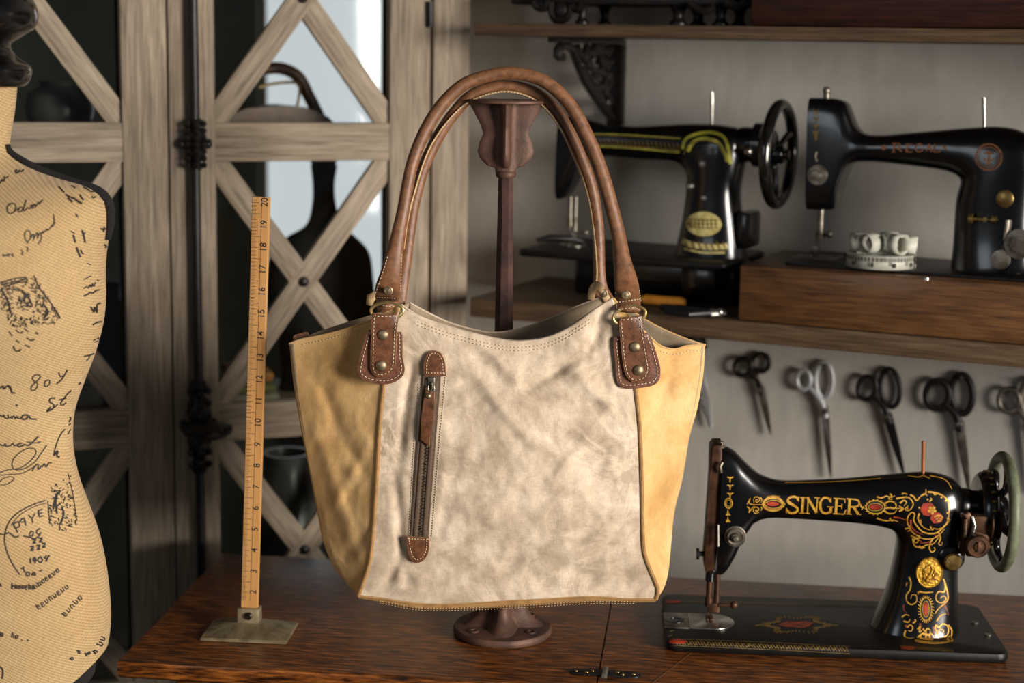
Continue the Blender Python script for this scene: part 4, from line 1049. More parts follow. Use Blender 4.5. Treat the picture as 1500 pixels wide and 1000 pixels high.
def needle_parts(t, fr, x, y0, y1, yt, footx, mat_='steel_dull', d=0, s=1.0):
    """needle bar, presser bar and foot"""
    q = MB(); a = fr.px(x, y0, d); b_ = fr.px(x, y1, d); q.cyl(a, V((a.x, d, b_.z)), .0032*s)
    q.cyl(V((a.x, d, b_.z+.001)), V((a.x, d, b_.z-.009)), .0042*s); q.cyl(V((a.x, d, b_.z-.009)), V((a.x, d, yt+.0005)), .0008)
    q.build('needle_bar', mat_, t)
    q = MB(); X = a.x+.008*s; q.cyl((X, d, a.z), (X, d, yt+.012), .0030*s); q.box((X-.003, d-.001, yt+.014), (.012*s, .008, .012), .0015)
    q.cyl((X+.002, d-.004, yt+.018), (X+.016*s, d-.004, yt+.019), .0022); q.ball((X+.018*s, d-.004, yt+.019), .0042*s, 10)
    q.box((X-.006, d-.004, yt+.0022), (.005, .02, .0025), .001, ); q.box((X-.011, d-.004, yt+.0022), (.003, .02, .0025), .001)
    q.build('presser_foot', mat_, t)
# ---------------------------------------------------------------- the machine in front
def singer():
    o = onz(972, 917, .7602); fr = Fr(o, math.radians(-3))
    t = thing('sewing_machine', 'glossy black sewing machine with gold lettering and red flower decals, standing on the table', 'sewing machine', fr, )
    L = fr.px; bt = .0125
    x1 = fr.pz(1462, 930, bt).x
    q = slab(0, x1, -.088, .088, .014, .0004, bt, .003); bed = q.build('bed', 'japan_old', t)
    E_ = 2.6
    rg = [((1409,929),(1256,930),.052,2.3),((1405,922),(1268,922),.046,2.3),((1402,905),(1282,900),.041,2.4),((1402,870),(1296,870),.037,E_),((1402,835),(1305,838),.034,E_),((1405,800),(1311,808),.033,E_),((1411,762),(1313,790),.033,E_),
          ((1413,728),(1310,779),.033,E_),((1403,706),(1303,773),.032,E_),((1382,696),(1292,770),.031,2.4),((1352,692),(1276,767),.030,2.3),((1300,696),(1245,764),.027,2.2),((1240,701),(1205,761),.025,2.2),((1180,704),(1160,758),.024,2.2),
          ((1142,704),(1124,757),.025,2.3),((1118,697),(1104,764),.026,2.5),((1104,688),(1096,774),.026,2.8),((1091,676),(1086,790),.026,3.2),((1078,663),(1074,815),.026,3.6),((1066,656),(1060,836),.025,4),((1057,654),(1048,838),.024,4)]
    q = MB(); q.rings(body_loft(fr, rg)); bd = q.build('arm', 'japan', t, sharp=55)
    # face plate
    q = MB(); out = [(1046,652),(1058,652),(1057,700),(1054,780),(1047,836),(1033,838),(1031,826),(1036,760),(1040,700),(1041,658)]
    q.prism([L(x, y, -.019) for x, y in out], (0, .038, 0), .002); q.build('face_plate', 'rust', t)
    q = MB(); q.cyl(L(1055,655,0), L(1055,646,0), .0042); q.cyl(L(1052,661,0)+V((0,0,0)), L(1052,652,0), .008); q.build('presser_screw', 'steel_dull', t)
    q = MB(); q.cyl(L(1040,810,-.012), L(1024,811,-.012), .003); q.cyl(L(1024,811,-.012), L(1020,811,-.012), .0068); q.build('thread_screw', 'black', t)
    q = MB(); q.tube([L(1052,768,-.026), L(1052,800,-.028)], [.0012,.0016], 8); q.tube([L(1056,692,-.024), L(1055,683,-.026), L(1058,677,-.024)], .0018, 8); q.build('take_up_lever', 'steel_dull', t)
    needle_parts(t, fr, 1040, 834, 876, bt, 0, 'rust', 0, 1.15)
    q = MB(); q.cyl(L(1041,838), L(1040,850), .006); q.build('bar_collar', 'japan', t)
    # tension dial
    c = L(1077,785,-.0245); q = MB(); q.lathe([(.0125,0),(.0128,.002),(.0115,.003),(.0095,.0022),(.0105,.0045),(.009,.006),(.006,.0052),(.0055,.008),(.0045,.0095),(.003,.0095),(.003,.013),(0,.0135)], c, (0,-1,0), 32); q.build('tension_dial', 'steel_dull', t)
    # stitch plate and slide plate
    S1 = Surf([bed], fr)
    q = MB(); a = fr.pz(972, 905, bt); b_ = fr.pz(1034, 905, bt); y0 = fr.pz(1010, 921, bt).y; y1 = fr.pz(1010, 899, bt).y
    q.bx((a.x, y0, bt+.0001), (b_.x-.022, y1, bt+.0012), .0004); q.build('slide_plate', 'steel_dull', t)
    q = MB(); P = [(b_.x-.0215, y1), (b_.x-.0215, y0)]; rr = (y1-y0)/2; cx = fr.pz(1044, 911, bt).x
    P += [(cx+rr*math.sin(k*PI/16)*.95, (y0+y1)/2-rr*math.cos(k*PI/16)) for k in range(17)]
    q.prism([V((x, y, bt+.0001)) for x, y in P], (0, 0, .0012), .0003); q.build('needle_plate', 'steel', t)
    q = MB(); q.lathe([(.011,0),(.011,.0007),(.006,.0008),(.006,.0002),(0,.0002)], ((a.x+b_.x)/2-.012, (y0+y1)/2, bt+.0012), n=24); q.build('bobbin_opening', 'japan', t)
    # spool pin
    q = MB(); p = L(1352,694,0); q.cyl(p-V((0,0,.002)), L(1352.5,646,0), .0021); MT['copper'] = simple('copper_pin', (178,112,70), (150,90,54), 60, rough=.4, metal=.5); q.build('spool_pin', 'copper', t)
    # shaft, pulley and wheel
    wz = L(1462,749,0); xs = L(1408,738,0).x
    q = MB(); q.lathe([(.021,0),(.021,.012),(.0185,.016),(.0185,.03),(.024,.034),(.024,wz.x-xs-.012)], (xs-.004, 0, wz.z+.006), (1,0,0), 32); q.build('shaft_bushing', 'japan', t)
    wx = wz.x
    R = .0645
    w = handwheel(t, (wx+.004, 0, wz.z), R, .0068, 'green_rim', 'japan', .017, curv=.9)
    q = MB(); X = L(1432,749,0).x
    q.lathe([(.018,-.004),(.040,-.002),(.0445,.003),(.0455,.009),(.044,.014),(.038,.017),(.020,.019)], (X, 0, wz.z+.002), (1,0,0), 40); pu = q.build('belt_pulley', 'japan', w)
    q = MB()
    for k in range(26):
        a = 2*PI*k/26; q.ball((X+.009, .0455*math.cos(a), wz.z+.002+.0455*math.sin(a)), .0019, 6, (1.6,1,1))
    q.build('pulley_decal', 'gold_dim', pu)
    # bobbin winder
    bw = bpy.data.objects.new('bobbin_winder', None)
    d = -.046
    q = MB(); q.prism([L(x, y, d) for x, y in cr([(1407,758),(1412,752),(1416,760),(1416,790),(1419,808),(1432,812),(1445,806),(1450,790),(1444,782),(1430,780),(1426,770),(1424,756),(1418,750)], 3, True)], (0, .008, 0), .001)
    q.box(L(1437,768,d+.012), (.030, .02, .026), .004); q.box(L(1411,785,d+.006), (.004, .016, .045), .001); q.box(L(1419,800,d+.006), (.007, .016, .02), .001)
    bo = q.build('bobbin_winder', 'rust', t)
    q = MB(); c = L(1459,766,d+.012); q.lathe([(.012,-.003),(.019,-.002),(.019,0),(.007,.001),(.007,.006),(.019,.007),(.019,.009),(.012,.010)], c-V((.006,0,0)), (1,0,0), 28); q.build('winder_spool', 'rust', bo)
    q = MB(); c = L(1431,798,d-.004); q.lathe([(.0125,0),(.0135,.002),(.0135,.006),(.012,.008),(.0085,.008),(.008,.0068),(.005,.0068),(.0045,.0085),(0,.009)], c, (0,-1,0), 30); q.box(c+V((0,-.0088,0)), (.003,.0012,.012), .0003); q.build('winder_knob', 'rust', bo)
    q = MB(); q.tube([L(1424,756,d), L(1428,770,d-.004), L(1424,784,d-.004), L(1416,792,d)], .0018, 8); q.build('winder_spring', 'steel', bo)
    # stitch length knob
    c = L(1392,815,-.026); q = MB(); q.lathe([(.015,0),(.0155,.004),(.015,.008),(.012,.010),(0,.010)], c, (0,-1,0), 28); k_ = q.build('stitch_knob', 'japan', t)
    c = L(1395,821,-.0365); q = MB(); q.lathe([(.0088,0),(.0098,.001),(.0098,.006),(.0088,.0075),(0,.0078)], c, (0,-1,0), 26)
    for k in range(24): q.box((c.x+.0098*math.cos(k*PI/12), c.y-.0035, c.z+.0098*math.sin(k*PI/12)), (.0009,.005,.0009))
    q.build('knurled_cap', 'brass', k_)
    # badge
    SF = Surf([bd, bed], fr)
    p, n = SF.hit(1361,838); q = MB(); q.lathe([(.0155,-.001),(.0158,.0012),(.0148,.0024),(.0138,.0016),(.0125,.0018),(0,.0024)], p+V((0,-.0005,0)), (0,-1,0), 32)
    for v in q.bm.verts: v.co.z = p.z+(v.co.z-p.z)*1.18
    MT['badge'] = simple('gilt_badge', (226,176,62), (140,98,26), 130, rough=.35, metal=.6, bs=350, bstr=.8, bdist=.002); bg = q.build('badge', 'badge', t)
    q = MB(); c = p+V((0,-.0032,0))
    q.tube([c+V((.003*math.sin(f*5),0,.011-.022*f)) for f in [k/12 for k in range(13)]], .0013, 8); q.tube([c+V((.007*math.cos(a),0,.009*math.sin(a))) for a in [2*PI*k/24 for k in range(24)]], .0007, 6, closed=True)
    for s_ in (-1,1): q.tube([c+V((s_*.0015,0,.006)), c+V((s_*.006,0,.004)), c+V((s_*.004,0,-.003)), c+V((s_*.007,0,-.008))], .0009, 6)
    q.build('badge_relief', 'badge', bg, sharp=0)
    # ---- decals
    G = []; RD = []; GN = []
    D = lambda ox, oy, s, Ls: [(ox+x/s, oy+y/s) for x, y in Ls]
    P = lambda Ls: D(1080, 690, 8.333, Ls)
    Q = lambda Ls: D(1240, 680, 3.706, Ls)
    T, N_ = 3.7, 1.3
    def g(Ls, w, w2=None): G.append((P(Ls), w, w if w2 is None else w2))
    g([(742,352),(728,322),(690,312),(650,318),(618,345),(628,385),(680,412),(725,440),(738,470),(715,497),(675,507),(635,500),(605,465)], 3.1); g([(625,370),(690,415),(735,450)], 3.4)
    g([(748,308),(748,368)], N_); g([(600,448),(598,510)], N_)
    g([(802,322),(790,505)], T); g([(765,322),(836,324)], N_); g([(755,506),(822,508)], N_)
    g([(866,325),(856,508)], 1.7); g([(860,328),(968,503)], T); g([(978,328),(968,503)], 1.7); g([(942,322),(1008,326)], N_); g([(832,508),(884,510)], N_); g([(838,322),(880,325)], N_)
    g([(1138,372),(1118,335),(1080,322),(1045,332),(1018,370),(1010,418),(1020,468),(1050,503),(1085,510),(1120,500),(1142,485)], 3.0); g([(1015,380),(1010,418),(1020,465)], 3.8); g([(1142,435),(1138,505)], T); g([(1098,432),(1172,436)], N_); g([(1142,325),(1142,378)], N_)
    g([(1212,332),(1202,512)], T); g([(1176,330),(1312,338)], 1.7); g([(1312,332),(1314,382)], N_); g([(1210,422),(1276,426)], 1.6); g([(1278,396),(1274,456)], N_); g([(1170,514),(1302,520)], 1.7); g([(1304,522),(1326,466)], 1.7)
    g([(1372,337),(1360,518)], T); g([(1332,334),(1430,342)], N_+.3); g([(1430,342),(1478,358),(1488,395),(1462,428),(1372,434)], 2.6); g([(1420,434),(1478,522)], T); g([(1465,520),(1510,526)], N_); g([(1326,518),(1396,522)], N_)
    # left oval
    ctr = P([(436,398)])[0]; ov = lambda rx, ry, c=ctr, n=30: [(c[0]+rx*math.cos(2*PI*k/n), c[1]+ry*math.sin(2*PI*k/n)) for k in range(n+1)]
    G.append((ov(15.0, 10.2), 1.6, 1.6)); G.append((ov(13.4, 8.4), 1.5, 1.5)); GN.append((ov(11.5, 6.4), 2.2, 2.2)); G.append((P([(325,400),(380,365),(440,355),(500,365),(550,405),(500,440),(440,452),(380,440),(325,400)]), 1.1, 1.1))
    for k in range(13): x = ctr[0]-9+k*1.5; G.append(([(x, ctr[1]-9.5), (x+1, ctr[1]-12.8+abs(k-6)*.25)], .8, .4))
    for L_ in ([(545,385),(560,370),(560,392),(575,385),(580,410),(560,415),(572,435),(550,432)],[(120,400),(150,350),(155,325),(148,390),(200,405),(320,405)],[(120,430),(150,460),(140,505),(175,455),(210,420)],[(250,345),(225,350),(230,375),(255,370),(275,345),(255,315),(215,315),(200,345),(205,385)],[(232,465),(225,482),(245,485),(262,465),(245,440),(210,440),(195,475),(215,508),(265,500)],[(285,320),(300,350),(290,375)],[(290,430),(300,455),(285,480)]): G.append((P(L_), 1.7, .9))
    # right oval
    c2 = Q([(157,231)])[0]
    G.append((ov(13.5, 9.6, c2), 1.5, 1.5)); GN.append((ov(10.8, 7.2, c2), 2.0, 2.0)); G.append((ov(10.2, 5.2, c2), .9, .9))
    for k in range(16):
        a = 2*PI*k/16; G.append(([(c2[0]+13*math.cos(a), c2[1]+9*math.sin(a)), (c2[0]+16.4*math.cos(a+.25), c2[1]+11.6*math.sin(a+.25))], 2.0, .7))
    for L_ in ([(75,215),(82,232),(95,230),(80,245)],[(205,215),(230,200),(258,205),(270,225),(255,240),(238,230)],[(205,250),(230,265),(260,262),(272,245)],[(285,225),(300,240),(285,255),(310,240),(285,225)],[(165,175),(190,182),(215,172),(240,178),(262,170)],[(235,160),(245,170),(228,186),(250,188)],
               [(270,185),(300,180),(330,178),(350,190),(362,215),(350,240),(330,250),(318,240),(335,225)],[(290,210),(310,195),(325,205),(312,225)],[(300,160),(318,158),(330,165)],[(345,165),(365,175),(380,195),(405,170),(430,160),(430,135)],[(405,170),(425,160),(438,170)],
               [(440,150),(470,152),(500,160),(530,175),(550,200),(556,240),(552,290),(535,330),(500,350),(470,345)],[(470,150),(480,165),(495,158)],[(535,200),(548,190),(556,205)],[(545,290),(560,300),(545,320)],[(552,310),(520,345),(490,370),(450,375),(410,362),(380,330),(365,300),(370,270),(355,260),(335,280),(330,310),(345,345),(375,380),(420,402),(470,400),(510,375),(530,350)],
               [(395,265),(388,290),(400,320),(425,345),(455,355)],[(455,335),(465,355),(475,345)],[(318,350),(335,345),(350,355),(330,362)],[(365,415),(375,400),(390,410),(380,425),(365,415)],[(360,400),(370,440),(400,450),(440,435),(470,430),(500,395)],[(500,370),(510,400),(500,430),(515,438),(520,420)],[(470,400),(455,425),(450,455),(462,475),(480,465),(475,450)],
               [(350,385),(370,395),(400,400)],[(340,330),(360,370),(400,390)],[(395,440),(405,455),(425,450)],[(165,290),(190,300),(220,305),(250,300),(280,310)],[(235,290),(245,305),(262,300)],[(215,235),(290,238)],[(400,300),(408,318)],[(450,200),(462,190),(455,180)],[(475,285),(500,275),(520,285),(510,305),(490,310)]): G.append((Q(L_), 2.5, 1.1))
    for c, r in (((412,365),7),((330,238),8),((515,180),7),((548,262),7),((440,190),6),((395,235),6)): G.append(([(Q([c])[0][0]-1.2, Q([c])[0][1]), (Q([c])[0][0]+1.2, Q([c])[0][1])], 2.2, 2.2))
    # scrolls on the pillar
    c3 = Q([(431,785)])[0]; G.append((ov(8.2, 16.5, c3), 1.0, 1.0)); GN.append((ov(6.2, 13.5, c3), 1.6, 1.6)); G.append((ov(4.6, 11.5, c3), .9, .9))
    for k in range(26):
        a = 2*PI*k/26; G.append(([(c3[0]+8.5*math.cos(a), c3[1]+16.5*math.sin(a)), (c3[0]+12.2*math.cos(a+.1), c3[1]+20.5*math.sin(a+.1))], 1.5, .7))
    for L_ in ([(340,610),(350,640),(345,680),(325,710),(330,745),(355,760),(380,742),(378,710),(355,708),(350,728)],[(525,620),(535,650),(530,690),(500,690),(485,715),(492,742),(520,750),(540,728),(525,712),(510,725)],[(535,650),(548,700),(545,740),(500,780),(480,810)],[(395,690),(430,695),(470,692)],[(390,690),(388,705)],[(330,640),(322,660)],
               [(480,895),(485,870),(500,885),(520,865),(545,875),(552,905),(540,930),(510,940),(495,920),(505,895),(525,900),(522,915)],[(480,895),(495,910),(480,920)],[(550,870),(570,900),(568,940),(580,955)],[(560,930),(548,950),(570,960)],[(330,885),(345,870),(360,885),(350,905),(335,900)],[(310,850),(335,855),(345,840)],[(360,860),(375,850),(370,840)],[(385,895),(400,880),(395,910),(410,900)],
               [(385,940),(400,925),(420,915),(440,925),(460,918),(475,940)],[(370,955),(470,968),(570,962)],[(400,945),(405,920)],[(430,950),(432,900)],[(450,950),(455,905)],[(415,890),(425,905),(440,890),(455,900)],[(300,830),(320,815),(340,820)],[(490,850),(510,820),(540,810)],[(320,900),(315,930),(340,945),(370,940)]): G.append((Q(L_), 2.4, 1.1))
    G.append((Q([(372,957),(420,968),(475,972),(530,968),(578,958)]), 2.4, 2.4)); G.append((Q([(395,940),(430,948),(470,950)]), 3.2, 3.2)); G.append((Q([(415,920),(450,925)]), 3, 3))
    # head side ornament
    X = lambda Ls: D(950, 630, 2.857, Ls)
    hc = X([(335,305)])[0]; G.append((ov(5.4, 7.2, hc), 1.5, 1.5)); G.append((ov(3.4, 4.8, hc), .8, .8))
    for y in (195, 228, 262): G.append((X([(330,y),(342,y+5),(354,y)]), 1.8, 1.8)); G.append((X([(342,y),(341,y+22)]), 2.2, 1.2))
    for y in (350, 378): G.append((X([(326,y+6),(332,y-4),(342,y+6)]), 1.8, 1.8)); G.append((X([(332,y-16),(332,y+6)]), 1.2, 2.2))
    # arm top gold line
    G.append(([(1150,707),(1220,705.5),(1290,701)], .9, .9)); G.append(([(1362,697),(1378,700),(1388,706),(1394,716)], 1.6, 1.0)); G.append(([(1330,697),(1345,699),(1352,697),(1362,701)], 1.0, 1.0))
    RB = []
    q = strokes(SF, G, off=.00045, step=1.0); q.build('gold_decal', 'gold', t, sharp=0)
    q = strokes(SF, GN, off=.0003, step=1.0); q.build('green_decal', 'green_dk', t, sharp=0)
    q = MB(); blob(SF, ctr[0]-.3, ctr[1], 9.2, 3.2, q, off=.00042); blob(SF, c2[0], c2[1], 8.6, 3.4, q, off=.00042); blob(SF, c3[0], c3[1], 3.4, 9.5, q, off=.00042)
    a = Q([(440,243)])[0]; blob(SF, a[0], a[1], 10.5, 10, q, off=.0003, jag=.08); a = Q([(490,290)])[0]; blob(SF, a[0], a[1], 9, 8.5, q, off=.0003, jag=.1); q.build('red_decal', 'red', t, sharp=0)
    q = MB(); a = Q([(465,248)])[0]
    for k in range(5): an = 2*PI*k/5+.3; blob(SF, a[0]+4.2*math.cos(an), a[1]+4.0*math.sin(an), 2.5, 2.2, q, off=.0006, n=10)
    blob(SF, a[0], a[1], 1.6, 1.6, q, off=.0007, n=10); a = Q([(500,295)])[0]
    for k in range(4): an = 2*PI*k/4; blob(SF, a[0]+2.6*math.cos(an), a[1]+2.6*math.sin(an), 1.3, 1.2, q, off=.0006, n=8)
    q.build('flower_decal', 'gold', t, sharp=0)
    rr = [(Q(L_), 3.2, .8) for L_ in ([(350,300),(352,335),(380,365),(420,382)],[(400,425),(430,425),(470,412)],[(480,390),(500,385),(520,360)],[(375,400),(410,418)],[(255,285),(290,290),(320,300)],[(310,760),(312,790),(325,800)],[(320,870),(328,890)],[(395,870),(410,880)],[(530,760),(545,790),(552,820)],[(400,860),(400,905)],[(470,880),(475,920)])]
    strokes(SF, rr, off=.00035, step=1.0).build('dark_red_decal', 'red_dim', t, sharp=0)
    # bed decals
    q = []; 
    for s_ in range(60):
        f = s_/59; x = 990+f*250; y = 940.5+f*10; q.append(([(x-2.2, y-3+random.uniform(-1,1)), (x+2.2, y+3)], 1.1)); 
        if s_ % 2: q.append(([(x+2.2, y-3), (x-2.2, y+3)], 1.0))
    q.append(([(985,936),(1110,940),(1245,947)], .7)); q.append(([(985,945),(1110,950),(1245,957)], .7)); 
    for s_ in range(70):
        f = s_/69; x = 1000+f*330; y = 880.5+f*9; q.append(([(x-2.5, y-1.6), (x, y+1.4), (x+2.5, y-1.2)], .8))
    for s_ in range(26):
        f = s_/25; x = 1320+f*75; y = 947+f*6; q.append(([(x-1.5, y-2.5), (x+1.5, y+2.5)], .9))
    m_ = (1167,915)
    for k in range(44):
        a = 2*PI*k/44; ra = 1+.16*math.cos(6*a); q.append(([(m_[0]+34*ra*math.cos(a), m_[1]+9.5*ra*math.sin(a)), (m_[0]+46*ra*math.cos(a+.05), m_[1]+12.5*ra*math.sin(a+.05))], 1.6))
    q.append(([(m_[0]-60, m_[1]+1), (m_[0]-46, m_[1])], 2.4, 1)); q.append(([(m_[0]+60, m_[1]+1), (m_[0]+46, m_[1])], 2.4, 1))
    for x, y in ((984,925),(988,918),(982,932)): q.append(([(x-3,y),(x+3,y-2)], 1.6))
    strokes(S1, q, off=.0003, step=1.6).build('bed_border_decal', 'gold_dim', t, sharp=0)
    blob(S1, m_[0], m_[1], 24, 5.0, off=.0003, jag=.25).build('bed_medallion_decal', 'red_dim', t, sharp=0)
    q = MB(); blob(S1, 992, 939.5, 15, 3.6, q, off=.0003, jag=.2); blob(S1, 1330, 949, 11, 2.6, q, off=.0003, jag=.2); blob(S1, 985, 881.5, 14, 2.4, q, off=.0003, jag=.2); q.build('bed_red_decal', 'red', t, sharp=0)
    q = MB(); a = fr.pz(1428, 912, bt); b_ = fr.pz(1455, 930, bt)
    q.lathe([(.004,0),(.004,.001),(0,.0014)], (a.x, a.y, bt+.0001), n=14); q.lathe([(.004,0),(.004,.001),(0,.0014)], (b_.x-.006, b_.y, bt+.0001), n=14); q.build('bed_screw', 'steel_dull', t)
singer()
# ---------------------------------------------------------------- machines on the middle shelf
def machine_left():
    x0 = FS.px(756, 360, .03).x; fr = Fr(FS.world((x0, .12, 0)), FS.yaw)
    t = thing('sewing_machine', 'black sewing machine with green-gold band along its arm, left on the middle shelf', 'sewing machine', fr)
    L = fr.px; bt = .069; x1 = L(1064, 396, -.088).x
    slab(0, x1, -.09, .09, .012, bt-.010, bt, .0025).build('bed', 'japan_old', t)
    q = slab(.05, x1-.012, -.003, .078, .008, .0006, bt-.0105, .003); q.box((x1-.05, -.03, bt-.03), (.05, .05, .038), .004); q.build('base_case', 'japan', t)
    E_ = 2.6
    rg = [((1098,388),(984,388),.046,2.4),((1094,380),(990,378),.042,2.4),((1090,355),(996,350),.036,E_),((1086,320),(1003,318),.034,E_),((1083,280),(1008,280),.033,E_),((1090,240),(1008,255),.033,E_),((1093,208),(1000,243),.033,E_),((1086,190),(990,238),.032,2.4),((1068,184),(975,236),.030,2.3),
          ((1040,181),(950,235),.028,2.2),((1000,181),(925,233),.026,2.2),((940,184),(895,230),.025,2.3),((895,184),(872,229),.026,2.4),((870,178),(858,236),.026,2.8),((852,172),(846,262),.026,3.4),((838,170),(832,286),.025,4),((826,172),(821,292),.024,4)]
    q = MB(); q.rings(body_loft(fr, rg, 32, 5)); bd = q.build('arm', 'japan', t, sharp=55)
    needle_parts(t, fr, 836, 288, 322, bt, 0, 'steel_dull')
    a = L(838, 350, 0); q = MB(); q.lathe([(.020,0),(.020,.001),(0,.0012)], (a.x+.004, -.006, bt+.0002), n=28); q.build('needle_plate', 'steel', t)
    q = MB(); q.tube([(.004,-.03,bt+.006),(.02,-.02,bt+.010),(.05,.0,bt+.008),(.06,.01,bt+.004)], [.003,.005,.005,.003], 10); q.build('slide_plate', 'japan_old', t)
    q = MB(); p = L(1043,186,0); q.cyl(p-V((0,0,.004)), L(1043,135,0), .0024); q.build('spool_pin', 'steel', t)
    q = MB(); zc = L(1100,212,0); q.lathe([(.022,0),(.024,.004),(.024,.02),(.03,.024),(.03,.036),(.02,.040),(.02,.05)], (L(1082,212,0).x, 0, zc.z), (1,0,0), 32); q.build('shaft_bushing', 'japan', t)
    q = MB(); q.ball(L(1096,222,-.03), .006, 12); q.cyl(L(1096,222,-.03), L(1096,222,-.02), .003); q.build('oil_cap', 'steel', t)
    MT['chrome'] = simple('polished_wheel_rim', (96,94,90), (50,48,46), 18, rough=.14, metal=.95)
    wc = L(1141, 226, 0); w = handwheel(t, (wc.x, 0, wc.z), .0655, .0080, 'chrome', 'japan', .012, curv=.2, nsp=3)
    q = MB(); q.box(L(1094,335,.0)+V((.002,0,0)), (.022,.05,.05), .006); q.build('winder_bracket', 'japan', t)
    for x, y in ((1029,235),(1032,291),(1009,275)):
        pass
    SF = Surf([bd], fr)
    q = MB(); p, n = SF.hit(1029,240); q.lathe([(.0045,0),(.0045,.002),(.002,.003),(0,.003)], p, (0,-1,0), 16); p, n = SF.hit(1031,290); q.lathe([(.004,0),(.004,.002),(.002,.003),(0,.003)], p, (0,-1,0), 16); p, n = SF.hit(1012,272); q.lathe([(.0055,0),(.0055,.006),(.003,.009),(0,.009)], p, (0,-1,0), 16); q.build('screw', 'steel', t)
    S = [([(868,205),(920,207),(996,213)], 19, 22), ([(1000,218),(1004,205),(1018,197),(1040,194),(1058,199),(1066,214),(1070,240)], 4, 5), ([(1008,222),(1016,208),(1032,203),(1050,208),(1060,222),(1066,236)], 5, 6)]
    strokes(SF, S, off=.0004, step=2).build('band_decal', 'lime', t, sharp=0)
    S = [([(868,212),(920,214),(996,220)], 1.5, 2), ([(868,197),(920,199),(990,203)], 1.4, 1.4), ([(1002,226),(1010,212),(1030,206),(1052,212),(1062,230)], 1.6, 1.6)]
    for k in range(20): x = 872+k*6.3; S.append(([(x, 203+k*.35), (x+3, 210+k*.35)], 1.0))
    strokes(SF, S, off=.0008, step=2).build('band_line_decal', 'gold_dim', t, sharp=0)
    MT['cream'] = simple('cream_gold_decal', (206,194,130), (168,152,84), 120, rough=.45)
    q = MB(); blob(SF, 1031, 328, 26, 18, q, off=.0004, rot=.05); strokes(SF, [([(1000,352),(1012,358),(1030,361),(1052,362),(1066,360)], 8, 8), ([(1002,364),(1030,370),(1062,370)], 3, 3)], q, off=.0004); q.build('badge_decal', 'cream', t, sharp=0)
    S = [([(1010,326+dy),(1030,328+dy),(1052,328+dy)], 1.2) for dy in (-6, 0, 6)]+[([(1012+k*6,320),(1013+k*6,334)], 1.2) for k in range(7)]+[([(1005+k*9,354),(1010+k*9,366)], 2) for k in range(7)]
    strokes(SF, S, off=.0008, step=2).build('badge_print', 'gold_dim', t, sharp=0)
machine_left()
